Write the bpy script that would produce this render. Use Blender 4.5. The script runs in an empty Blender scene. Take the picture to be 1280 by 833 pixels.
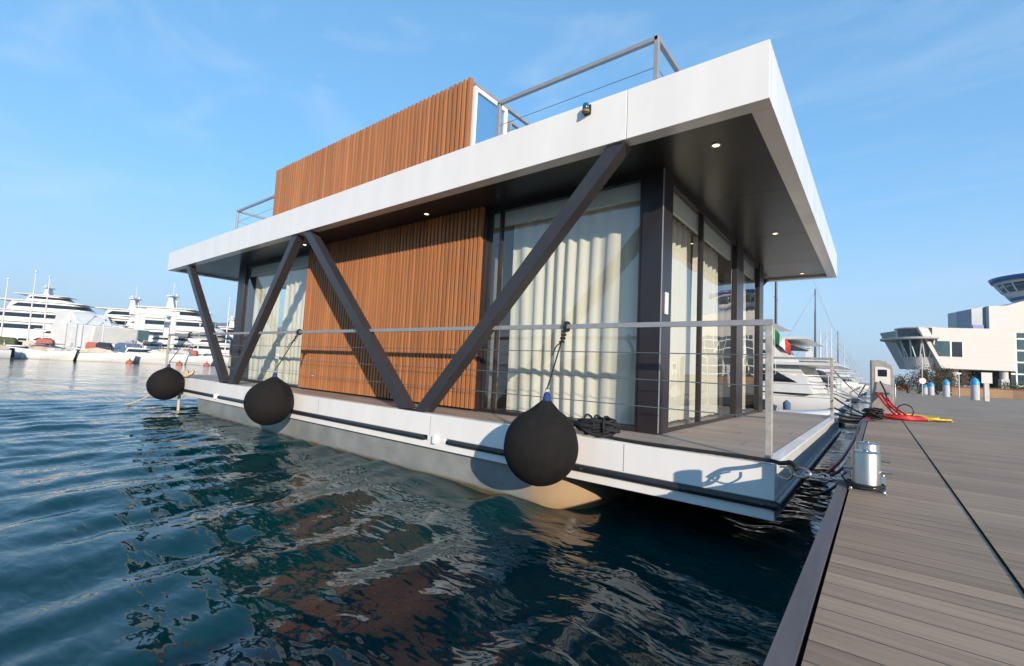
import bpy, math, random
import numpy as np
from mathutils import Vector, Matrix

random.seed(7)
rad = math.radians
scene = bpy.context.scene
COL = scene.collection
sin, cos, PI = math.sin, math.cos, math.pi

# ------------------------------------------------------------------ camera
CR = ((0.785, 0.009, 0.620), (0.618, -0.089, -0.781), (0.048, 0.996, -0.076))
EYE = 0.62
F_PX = 577.97
cd = bpy.data.cameras.new('camera')
cam = bpy.data.objects.new('camera', cd)
COL.objects.link(cam)
m3 = Matrix(CR)
cam.matrix_world = Matrix.Translation((0, 0, EYE)) @ m3.to_quaternion().to_matrix().to_4x4()
cd.sensor_width = 36
cd.lens = F_PX / 1280 * 36
cd.clip_start = 0.05
cd.clip_end = 20000
scene.camera = cam

# ------------------------------------------------------------------ sun and sky
SUN = Vector((1.50, -1.00, 0.54)).normalized()      # towards the sun
elev = math.asin(SUN.z)
azim = math.atan2(SUN.x, SUN.y)
world = bpy.data.worlds.new('World')
scene.world = world
world.use_nodes = True
wt = world.node_tree
wt.nodes.clear()
sky = wt.nodes.new('ShaderNodeTexSky')
sky.sky_type = 'NISHITA'
sky.sun_disc = False
sky.sun_elevation = elev
sky.sun_rotation = azim
sky.altitude = 0
sky.air_density = 1.0
sky.dust_density = 0.0
sky.ozone_density = 6.0
bg = wt.nodes.new('ShaderNodeBackground')
bg.inputs[1].default_value = 0.15
wo = wt.nodes.new('ShaderNodeOutputWorld')
tc = wt.nodes.new('ShaderNodeTexCoord')
mp = wt.nodes.new('ShaderNodeMapping')
mp.inputs['Scale'].default_value = (1.0, 3.2, 7.0)
mp.inputs['Rotation'].default_value = (0.15, 0.2, 0.5)
nz = wt.nodes.new('ShaderNodeTexNoise')
nz.inputs['Scale'].default_value = 1.6
nz.inputs['Detail'].default_value = 8
nz.inputs['Roughness'].default_value = 0.62
nz.inputs['Distortion'].default_value = 0.5
cr = wt.nodes.new('ShaderNodeMapRange')
cr.inputs['From Min'].default_value = 0.50
cr.inputs['From Max'].default_value = 0.85
cr.inputs['To Max'].default_value = 0.28
mx = wt.nodes.new('ShaderNodeMix')
mx.data_type = 'RGBA'
mx.inputs['B'].default_value = (3.3, 3.7, 4.0, 1)
wt.links.new(tc.outputs['Generated'], mp.inputs['Vector'])
wt.links.new(mp.outputs[0], nz.inputs['Vector'])
wt.links.new(nz.outputs['Fac'], cr.inputs['Value'])
wt.links.new(cr.outputs['Result'], mx.inputs['Factor'])
# soften the sky's contrast between zenith and horizon (thin marine haze)
s1 = wt.nodes.new('ShaderNodeVectorMath'); s1.operation = 'SCALE'; s1.inputs['Scale'].default_value = 1 / 3.8
gm = wt.nodes.new('ShaderNodeGamma'); gm.inputs[1].default_value = 0.5
s2 = wt.nodes.new('ShaderNodeVectorMath'); s2.operation = 'MULTIPLY'; s2.inputs[1].default_value = (1.85, 3.05, 3.70)
wt.links.new(sky.outputs[0], s1.inputs[0])
wt.links.new(s1.outputs[0], gm.inputs[0])
wt.links.new(gm.outputs[0], s2.inputs[0])
# paler sky low over the horizon
sep = wt.nodes.new('ShaderNodeSeparateXYZ')
wt.links.new(tc.outputs['Generated'], sep.inputs[0])
lo = wt.nodes.new('ShaderNodeMapRange'); lo.interpolation_type = 'SMOOTHERSTEP'
lo.inputs['From Min'].default_value = -0.02; lo.inputs['From Max'].default_value = 0.42
lo.inputs['To Min'].default_value = 0.62; lo.inputs['To Max'].default_value = 0.0
wt.links.new(sep.outputs['Z'], lo.inputs['Value'])
pm = wt.nodes.new('ShaderNodeMix'); pm.data_type = 'RGBA'
pm.inputs['B'].default_value = (2.15, 2.75, 3.35, 1)
wt.links.new(lo.outputs['Result'], pm.inputs['Factor'])
wt.links.new(s2.outputs[0], pm.inputs['A'])
wt.links.new(pm.outputs['Result'], mx.inputs['A'])
wt.links.new(mx.outputs['Result'], bg.inputs[0])
wt.links.new(bg.outputs[0], wo.inputs[0])

sl = bpy.data.lights.new('sun', 'SUN')
sl.energy = 3.7
sl.angle = rad(0.5)
sl.color = (1.0, 0.86, 0.70)
so = bpy.data.objects.new('sun', sl)
COL.objects.link(so)
so.rotation_euler = SUN.to_track_quat('Z', 'Y').to_euler()
so.location = (20, -20, 20)

scene.view_settings.view_transform = 'Standard'
scene.view_settings.look = 'None'
scene.view_settings.gamma = 1.0
scene.view_settings.exposure = 0.88
scene.view_settings.use_curve_mapping = False
scene.render.engine = 'CYCLES'
scene.cycles.max_bounces = 8
scene.cycles.transparent_max_bounces = 12


# ------------------------------------------------------------------ materials
def _new(name):
    m = bpy.data.materials.new(name)
    m.use_nodes = True
    nt = m.node_tree
    return m, nt, nt.nodes['Principled BSDF']


def N(nt, t, **kw):
    n = nt.nodes.new(t)
    for k, v in kw.items():
        if k in n.inputs:
            n.inputs[k].default_value = v
        else:
            setattr(n, k, v)
    return n


def coords(nt, scale=(1, 1, 1), rot=(0, 0, 0)):
    t = N(nt, 'ShaderNodeTexCoord')
    mpn = N(nt, 'ShaderNodeMapping')
    mpn.inputs['Scale'].default_value = scale
    mpn.inputs['Rotation'].default_value = rot
    nt.links.new(t.outputs['Object'], mpn.inputs['Vector'])
    return mpn.outputs[0]


def mat(name, col, rough=0.5, metal=0.0, var=0.12, scale=3.0, stretch=(1, 1, 1), bump=0.0, bscale=None, col2=None,
        spec=0.5, coat=0.0):
    """plain surface with procedural tone variation, roughness variation and optional bump"""
    m, nt, p = _new(name)
    v = coords(nt, stretch)
    n = N(nt, 'ShaderNodeTexNoise', Scale=scale, Detail=6.0, Roughness=0.6)
    nt.links.new(v, n.inputs['Vector'])
    r = N(nt, 'ShaderNodeValToRGB')
    c1 = [max(0, c * (1 - var)) for c in col]
    c2 = col2 if col2 else [min(1, c * (1 + var)) for c in col]
    r.color_ramp.elements[0].position = 0.3
    r.color_ramp.elements[1].position = 0.7
    r.color_ramp.elements[0].color = (*c1, 1)
    r.color_ramp.elements[1].color = (*c2, 1)
    nt.links.new(n.outputs['Fac'], r.inputs['Fac'])
    nt.links.new(r.outputs['Color'], p.inputs['Base Color'])
    mr = N(nt, 'ShaderNodeMapRange')
    mr.inputs['To Min'].default_value = max(0.02, rough * 0.8)
    mr.inputs['To Max'].default_value = min(1, rough * 1.2)
    nt.links.new(n.outputs['Fac'], mr.inputs['Value'])
    nt.links.new(mr.outputs['Result'], p.inputs['Roughness'])
    p.inputs['Metallic'].default_value = metal
    p.inputs['Specular IOR Level'].default_value = spec
    p.inputs['Coat Weight'].default_value = coat
    if bump > 0:
        n2 = N(nt, 'ShaderNodeTexNoise', Scale=bscale or scale * 6, Detail=5.0)
        nt.links.new(v, n2.inputs['Vector'])
        b = N(nt, 'ShaderNodeBump', Strength=bump, Distance=0.01)
        nt.links.new(n2.outputs['Fac'], b.inputs['Height'])
        nt.links.new(b.outputs[0], p.inputs['Normal'])
    return m


def math_node(nt, op, a, b=None):
    n = nt.nodes.new('ShaderNodeMath')
    n.operation = op
    for i, x in enumerate((a, b)):
        if x is None:
            continue
        if isinstance(x, (int, float)):
            n.inputs[i].default_value = x
        else:
            nt.links.new(x, n.inputs[i])
    return n.outputs[0]


def plank_mat(name, ca, cb, pitch, axis='Y', other_len=0.0, gap=0.05, rough=0.7, grain=(1.2, 30, 30), gdark=0.25, bump=0.4,
              blotch=0.35):
    """boards laid side by side along one axis: a tone per board, grain and dark joints"""
    m, nt, p = _new(name)
    t = N(nt, 'ShaderNodeTexCoord')
    s = N(nt, 'ShaderNodeSeparateXYZ')
    nt.links.new(t.outputs['Object'], s.inputs[0])
    a = s.outputs[axis]
    o = s.outputs['X' if axis == 'Y' else 'Y']
    q = math_node(nt, 'DIVIDE', a, pitch)
    fl = math_node(nt, 'FLOOR', q)
    fr = math_node(nt, 'FRACT', q)
    seed = fl
    jo = None
    if other_len:
        off = math_node(nt, 'MULTIPLY', math_node(nt, 'FRACT', math_node(nt, 'MULTIPLY', fl, 0.377)), other_len)
        q2 = math_node(nt, 'DIVIDE', math_node(nt, 'ADD', o, off), other_len)
        seed = math_node(nt, 'ADD', fl, math_node(nt, 'MULTIPLY', math_node(nt, 'FLOOR', q2), 17.3))
        jo = math_node(nt, 'LESS_THAN', math_node(nt, 'FRACT', q2), 0.006)
    wn = N(nt, 'ShaderNodeTexWhiteNoise', noise_dimensions='1D')
    nt.links.new(seed, wn.inputs['W'])
    mpn = N(nt, 'ShaderNodeMapping')
    mpn.inputs['Scale'].default_value = grain if axis == 'Y' else (grain[1], grain[0], grain[2])
    nt.links.new(t.outputs['Object'], mpn.inputs['Vector'])
    addv = N(nt, 'ShaderNodeVectorMath', operation='ADD')
    nt.links.new(mpn.outputs[0], addv.inputs[0])
    nt.links.new(wn.outputs['Color'], addv.inputs[1])
    gn = N(nt, 'ShaderNodeTexNoise', Scale=1.0, Detail=7.0, Roughness=0.65)
    nt.links.new(addv.outputs[0], gn.inputs['Vector'])
    bn = N(nt, 'ShaderNodeTexNoise', Scale=0.9, Detail=5.0)
    nt.links.new(t.outputs['Object'], bn.inputs['Vector'])
    f1 = math_node(nt, 'MULTIPLY', wn.outputs['Value'], 0.22)
    f2 = math_node(nt, 'MULTIPLY', gn.outputs['Fac'], 0.75)
    f3 = math_node(nt, 'MULTIPLY', bn.outputs['Fac'], blotch)
    fac = math_node(nt, 'SUBTRACT', math_node(nt, 'ADD', math_node(nt, 'ADD', f1, f2), f3), 0.20)
    r = N(nt, 'ShaderNodeValToRGB')
    r.color_ramp.elements[0].position = 0.2
    r.color_ramp.elements[1].position = 0.8
    r.color_ramp.elements[0].color = (*ca, 1)
    r.color_ramp.elements[1].color = (*cb, 1)
    nt.links.new(fac, r.inputs['Fac'])
    g = math_node(nt, 'LESS_THAN', fr, gap)
    if jo is not None:
        g = math_node(nt, 'MAXIMUM', g, jo)
    mxn = N(nt, 'ShaderNodeMix', data_type='RGBA')
    mxn.inputs['B'].default_value = (ca[0] * gdark, ca[1] * gdark, ca[2] * gdark, 1)
    nt.links.new(g, mxn.inputs['Factor'])
    nt.links.new(r.outputs['Color'], mxn.inputs['A'])
    nt.links.new(mxn.outputs['Result'], p.inputs['Base Color'])
    p.inputs['Roughness'].default_value = rough
    hgt = math_node(nt, 'SUBTRACT', gn.outputs['Fac'], math_node(nt, 'MULTIPLY', g, 2.0))
    b = N(nt, 'ShaderNodeBump', Strength=bump, Distance=0.004)
    nt.links.new(hgt, b.inputs['Height'])
    nt.links.new(b.outputs[0], p.inputs['Normal'])
    return m


def glass_mat(name, tint=(0.86, 0.93, 0.90), rough=0.0, wav=0.0):
    m, nt, p = _new(name)
    nt.nodes.remove(p)
    out = nt.nodes['Material Output']
    tr = N(nt, 'ShaderNodeBsdfTransparent')
    tr.inputs[0].default_value = (*tint, 1)
    gl = N(nt, 'ShaderNodeBsdfGlossy', Roughness=rough)
    gl.inputs[0].default_value = (1, 1, 1, 1)
    fr = N(nt, 'ShaderNodeLayerWeight', Blend=0.5)
    pw = math_node(nt, 'POWER', fr.outputs['Facing'], 4.2)
    mr = N(nt, 'ShaderNodeMapRange')
    mr.inputs['To Min'].default_value = 0.11
    mr.inputs['To Max'].default_value = 0.95
    mix = N(nt, 'ShaderNodeMixShader')
    nt.links.new(pw, mr.inputs['Value'])
    nt.links.new(mr.outputs['Result'], mix.inputs[0])
    nt.links.new(tr.outputs[0], mix.inputs[1])
    nt.links.new(gl.outputs[0], mix.inputs[2])
    nt.links.new(mix.outputs[0], out.inputs[0])
    if wav:
        v = coords(nt, (1, 1, 1))
        n = N(nt, 'ShaderNodeTexNoise', Scale=1.3, Detail=1.0)
        nt.links.new(v, n.inputs['Vector'])
        b = N(nt, 'ShaderNodeBump', Strength=wav, Distance=0.02)
        nt.links.new(n.outputs['Fac'], b.inputs['Height'])
        nt.links.new(b.outputs[0], gl.inputs['Normal'])
        nt.links.new(b.outputs[0], fr.inputs['Normal'])
    return m


def emit(name, col, s):
    m, nt, p = _new(name)
    p.inputs['Base Color'].default_value = (*col, 1)
    p.inputs['Emission Color'].default_value = (*col, 1)
    p.inputs['Emission Strength'].default_value = s
    return m


def water_mat():
    m, nt, p = _new('sea_water')
    p.inputs['Base Color'].default_value = (0.0003, 0.029, 0.031, 1)
    p.inputs['Specular Tint'].default_value = (0.8, 0.95, 1.0, 1)
    p.inputs['Roughness'].default_value = 0.03
    p.inputs['IOR'].default_value = 1.38
    t = N(nt, 'ShaderNodeTexCoord')
    outs = []
    for sc, st, w in ((0.7, (0.5, 1.0, 1), 0.080), (3.0, (0.42, 1.0, 1), 0.034), (8.0, (0.5, 1.0, 1), 0.0125), (19.0, (0.6, 1, 1), 0.0014)):
        mpn = N(nt, 'ShaderNodeMapping')
        mpn.inputs['Scale'].default_value = st
        mpn.inputs['Rotation'].default_value = (0, 0, rad(38))
        nt.links.new(t.outputs['Object'], mpn.inputs['Vector'])
        n = N(nt, 'ShaderNodeTexNoise', Scale=sc, Detail=2.0, Roughness=0.45, Distortion=0.35)
        nt.links.new(mpn.outputs[0], n.inputs['Vector'])
        outs.append(math_node(nt, 'MULTIPLY', n.outputs['Fac'], w))
    h = math_node(nt, 'ADD', math_node(nt, 'ADD', outs[0], outs[1]), math_node(nt, 'ADD', outs[2], outs[3]))
    b = N(nt, 'ShaderNodeBump', Strength=1.0, Distance=1.0)
    nt.links.new(h, b.inputs['Height'])
    nt.links.new(b.outputs[0], p.inputs['Normal'])
    return m


def hull_mat():
    m, nt, p = _new('grey_pontoon_paint')
    t = N(nt, 'ShaderNodeTexCoord')
    n = N(nt, 'ShaderNodeTexNoise', Scale=2.2, Detail=8.0, Roughness=0.65)
    nt.links.new(t.outputs['Object'], n.inputs['Vector'])
    s = N(nt, 'ShaderNodeSeparateXYZ')
    nt.links.new(t.outputs['Object'], s.inputs[0])
    # weed and rust stain band just above the waterline (z = -0.76 in world, object origin at z = 0)
    zz = math_node(nt, 'ADD', s.outputs['Z'], math_node(nt, 'MULTIPLY', n.outputs['Fac'], -0.10))
    mr = N(nt, 'ShaderNodeMapRange', interpolation_type='SMOOTHSTEP')
    mr.inputs['From Min'].default_value = -0.82
    mr.inputs['From Max'].default_value = -0.76
    nt.links.new(zz, mr.inputs['Value'])
    base = N(nt, 'ShaderNodeValToRGB')
    base.color_ramp.elements[0].color = (0.19, 0.20, 0.20, 1)
    base.color_ramp.elements[0].position = 0.35
    base.color_ramp.elements[1].color = (0.31, 0.315, 0.305, 1)
    base.color_ramp.elements[1].position = 0.7
    nt.links.new(n.outputs['Fac'], base.inputs['Fac'])
    mxn = N(nt, 'ShaderNodeMix', data_type='RGBA')
    mxn.inputs['A'].default_value = (0.11, 0.085, 0.045, 1)
    nt.links.new(mr.outputs['Result'], mxn.inputs['Factor'])
    nt.links.new(base.outputs['Color'], mxn.inputs['B'])
    # warm sunlight painted into the colour where the rounded near end catches it
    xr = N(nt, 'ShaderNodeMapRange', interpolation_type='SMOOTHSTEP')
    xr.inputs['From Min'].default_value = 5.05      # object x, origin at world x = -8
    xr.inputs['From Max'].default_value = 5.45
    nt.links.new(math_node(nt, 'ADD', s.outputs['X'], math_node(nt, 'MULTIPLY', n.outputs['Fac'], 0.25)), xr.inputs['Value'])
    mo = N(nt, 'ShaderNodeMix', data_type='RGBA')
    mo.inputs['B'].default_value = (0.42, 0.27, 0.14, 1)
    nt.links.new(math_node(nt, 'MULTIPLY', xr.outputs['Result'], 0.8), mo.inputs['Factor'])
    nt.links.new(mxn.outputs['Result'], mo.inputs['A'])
    nt.links.new(mo.outputs['Result'], p.inputs['Base Color'])
    p.inputs['Roughness'].default_value = 0.35
    return m


M = dict(
    white=mat('white_paint', (0.78, 0.76, 0.735), 0.24, var=0.05, scale=1.6, stretch=(1.5, 1.5, 0.4), bump=0.02, bscale=3, coat=0.2),
    white_gel=mat('white_gelcoat', (0.62, 0.62, 0.61), 0.3, var=0.10, scale=0.6),
    rib_grey=mat('grey_gelcoat', (0.55, 0.56, 0.57), 0.4, var=0.08, scale=1.0),
    soffit=mat('dark_soffit_panel', (0.024, 0.022, 0.021), 0.30, var=0.2, scale=0.8, stretch=(1, 3, 1), bump=0.03, bscale=4),
    strut=mat('anthracite_steel', (0.032, 0.030, 0.034), 0.38, var=0.12, scale=4, bump=0.05, bscale=40, spec=0.5),
    frame=mat('dark_bronze_frame', (0.022, 0.018, 0.020), 0.3, var=0.15, scale=3),
    rail=mat('grey_steel_rail', (0.34, 0.34, 0.35), 0.42, metal=0.35, var=0.10, scale=8, bump=0.05, bscale=60),
    rail_post=mat('brushed_steel_post', (0.42, 0.39, 0.35), 0.45, metal=0.3, var=0.25, scale=14, bump=0.08, bscale=60),
    cable=mat('steel_cable', (0.30, 0.30, 0.31), 0.35, metal=0.8, var=0.1, scale=20),
    stainless=mat('polished_stainless', (0.46, 0.41, 0.35), 0.34, metal=1.0, var=0.22, scale=9, stretch=(1, 1, 0.2), bump=0.04),
    galv=mat('galvanised_steel', (0.50, 0.51, 0.52), 0.35, metal=0.8, var=0.18, scale=14),
    rubber=mat('black_rubber', (0.020, 0.021, 0.025), 0.35, var=0.25, scale=5, bump=0.05),
    cover=mat('black_fender_cloth', (0.010, 0.009, 0.009), 0.85, var=0.35, scale=14, bump=0.6, bscale=190, spec=0.25),
    blue_cloth=mat('blue_rope_cloth', (0.010, 0.035, 0.16), 0.8, var=0.3, scale=40),
    black_rope=mat('black_rope', (0.012, 0.012, 0.014), 0.75, var=0.4, scale=90, bump=0.5, bscale=150),
    grey_rope=mat('grey_rope', (0.16, 0.17, 0.18), 0.8, var=0.4, scale=60, bump=0.4, bscale=120),
    cream_rope=mat('cream_rope', (0.52, 0.44, 0.30), 0.85, var=0.25, scale=50, bump=0.4, bscale=90),
    red=mat('red_hose_rubber', (0.50, 0.018, 0.015), 0.4, var=0.15, scale=12),
    dark_red=mat('dark_red_cable', (0.16, 0.012, 0.02), 0.45, var=0.2, scale=12),
    yellow=mat('yellow_hose_rubber', (0.62, 0.45, 0.04), 0.45, var=0.15, scale=12),
    curtain=None, glass=glass_mat('window_glass', (0.95, 0.98, 0.96), wav=0.25), pane=glass_mat('clear_screen_glass', (0.8, 0.86, 0.9)),
    dark_glass=mat('dark_boat_glass', (0.012, 0.016, 0.022), 0.06, var=0.1, scale=1, spec=0.8),
    mid_glass=mat('green_tinted_glass', (0.03, 0.07, 0.08), 0.08, var=0.5, scale=0.35, spec=0.9),
    interior=mat('interior_wall_paint', (0.16, 0.15, 0.14), 0.7, var=0.1),
    interior_floor=mat('interior_floor_wood', (0.13, 0.09, 0.06), 0.4, var=0.2, scale=3, stretch=(1, 8, 1)),
    pelmet=mat('white_pelmet', (0.62, 0.66, 0.64), 0.6, var=0.04),
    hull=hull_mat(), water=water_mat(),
    hill=mat('hill_scrub', (0.050, 0.070, 0.055), 0.95, var=0.45, scale=0.012, col2=[0.11, 0.11, 0.09]),
    quay=mat('quay_concrete', (0.42, 0.39, 0.35), 0.85, var=0.2, scale=0.3, bump=0.2),
    rock=mat('quay_rock', (0.34, 0.29, 0.23), 0.9, var=0.45, scale=0.8, bump=0.5),
    render=mat('pale_facade_panel', (0.50, 0.48, 0.46), 0.6, var=0.04, scale=0.2),
    blue_paint=mat('blue_band_paint', (0.012, 0.09, 0.30), 0.4, var=0.1),
    light_blue=mat('light_blue_cap', (0.03, 0.30, 0.52), 0.4, var=0.1),
    orange=mat('orange_stone_planter', (0.52, 0.31, 0.17), 0.8, var=0.18, scale=0.8, bump=0.2),
    wing_glass=mat('blue_grey_cladding', (0.16, 0.20, 0.26), 0.3, var=0.15),
    conc_post=mat('grey_concrete_post', (0.42, 0.42, 0.42), 0.7, var=0.15, scale=3),
    bark=mat('shrub_bark', (0.07, 0.05, 0.035), 0.9, var=0.3),
    leaf_a=mat('shrub_leaf', (0.035, 0.055, 0.018), 0.7, var=0.5, scale=0.9, col2=[0.10, 0.12, 0.035]),
    leaf_b=mat('reddish_shrub_leaf', (0.06, 0.05, 0.02), 0.7, var=0.5, scale=0.9, col2=[0.17, 0.10, 0.045]),
    flag_g=mat('green_flag_cloth', (0.01, 0.20, 0.07), 0.8, var=0.1), flag_r=mat('red_flag_cloth', (0.55, 0.06, 0.045), 0.8, var=0.1),
    flag_w=mat('white_flag_cloth', (0.75, 0.74, 0.7), 0.8, var=0.05),
    canvas_dark=mat('navy_boat_canvas', (0.015, 0.02, 0.035), 0.8, var=0.2), canvas_red=mat('red_boat_canvas', (0.36, 0.10, 0.07), 0.7, var=0.2),
    canvas_tan=mat('tan_boat_canvas', (0.50, 0.43, 0.35), 0.8, var=0.2), canvas_blue=mat('blue_boat_canvas', (0.06, 0.11, 0.20), 0.8, var=0.2),
    teak=mat('teak_trim', (0.28, 0.15, 0.07), 0.6, var=0.2), mast_dark=mat('black_carbon_mast', (0.02, 0.022, 0.026), 0.4, var=0.15),
    tyre=mat('tyre_rubber', (0.02, 0.02, 0.02), 0.8, var=0.2), skin=mat('weathered_grey_cabinet', (0.30, 0.29, 0.28), 0.5, metal=0.5, var=0.2, scale=5),
    lamp=emit('warm_lit_lamp', (1.0, 0.66, 0.36), 4.0), sensor=mat('blue_green_lens', (0.004, 0.10, 0.13), 0.15, var=0.2),
    dock=plank_mat('weathered_dock_planks', (0.130, 0.076, 0.043), (0.400, 0.276, 0.176), 0.095, 'Y', 0.0, gap=0.05, rough=0.62, grain=(1.6, 46, 46), gdark=0.68, bump=0.5, blotch=0.65),
    edge=plank_mat('dock_edge_board', (0.08, 0.062, 0.066), (0.18, 0.15, 0.15), 0.5, 'X', 2.4, gap=0.0, rough=0.6, grain=(1.0, 20, 20)),
    deck=plank_mat('grey_deck_boards', (0.24, 0.185, 0.145), (0.44, 0.355, 0.295), 0.30, 'Y', 1.8, gap=0.02, rough=0.6, grain=(1.5, 14, 14), gdark=0.5, bump=0.15),
    joint=mat('dark_dock_joint', (0.010, 0.009, 0.008), 1.0, spec=0.0),
    slat=mat('cedar_wood_slats', (0.33, 0.130, 0.046), 0.55, var=0.18, scale=1.0, stretch=(22, 22, 0.7), bump=0.15, bscale=6, col2=[0.43, 0.175, 0.065]),
    slat_back=mat('dark_slat_backing', (0.040, 0.022, 0.014), 0.8),
)


def vary_islands(m, lo=0.86, hi=1.12):
    nt = m.node_tree
    p = nt.nodes['Principled BSDF']
    src = p.inputs['Base Color'].links[0].from_socket
    g = N(nt, 'ShaderNodeNewGeometry')
    mr = N(nt, 'ShaderNodeMapRange')
    mr.inputs['To Min'].default_value = lo
    mr.inputs['To Max'].default_value = hi
    nt.links.new(g.outputs['Random Per Island'], mr.inputs['Value'])
    vm = N(nt, 'ShaderNodeVectorMath', operation='SCALE')
    nt.links.new(src, vm.inputs[0])
    nt.links.new(mr.outputs['Result'], vm.inputs['Scale'])
    nt.links.new(vm.outputs[0], p.inputs['Base Color'])


vary_islands(M['slat'])


def curtain_mat():
    m, nt, p = _new('cream_curtain_cloth')
    v = coords(nt, (30, 30, 6))
    n = N(nt, 'ShaderNodeTexNoise', Scale=3.0, Detail=4.0)
    nt.links.new(v, n.inputs['Vector'])
    r = N(nt, 'ShaderNodeValToRGB')
    r.color_ramp.elements[0].color = (0.76, 0.72, 0.62, 1)
    r.color_ramp.elements[1].color = (0.86, 0.82, 0.73, 1)
    nt.links.new(n.outputs['Fac'], r.inputs['Fac'])
    nt.links.new(r.outputs['Color'], p.inputs['Base Color'])
    p.inputs['Roughness'].default_value = 0.9
    tl = N(nt, 'ShaderNodeBsdfTranslucent')
    tl.inputs[0].default_value = (0.6, 0.55, 0.42, 1)
    ms = N(nt, 'ShaderNodeMixShader')
    ms.inputs[0].default_value = 0.3
    nt.links.new(p.outputs[0], ms.inputs[1])
    nt.links.new(tl.outputs[0], ms.inputs[2])
    nt.links.new(ms.outputs[0], nt.nodes['Material Output'].inputs[0])
    return m


M['curtain'] = curtain_mat()


# ------------------------------------------------------------------ mesh helpers
ORI = {}


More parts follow.
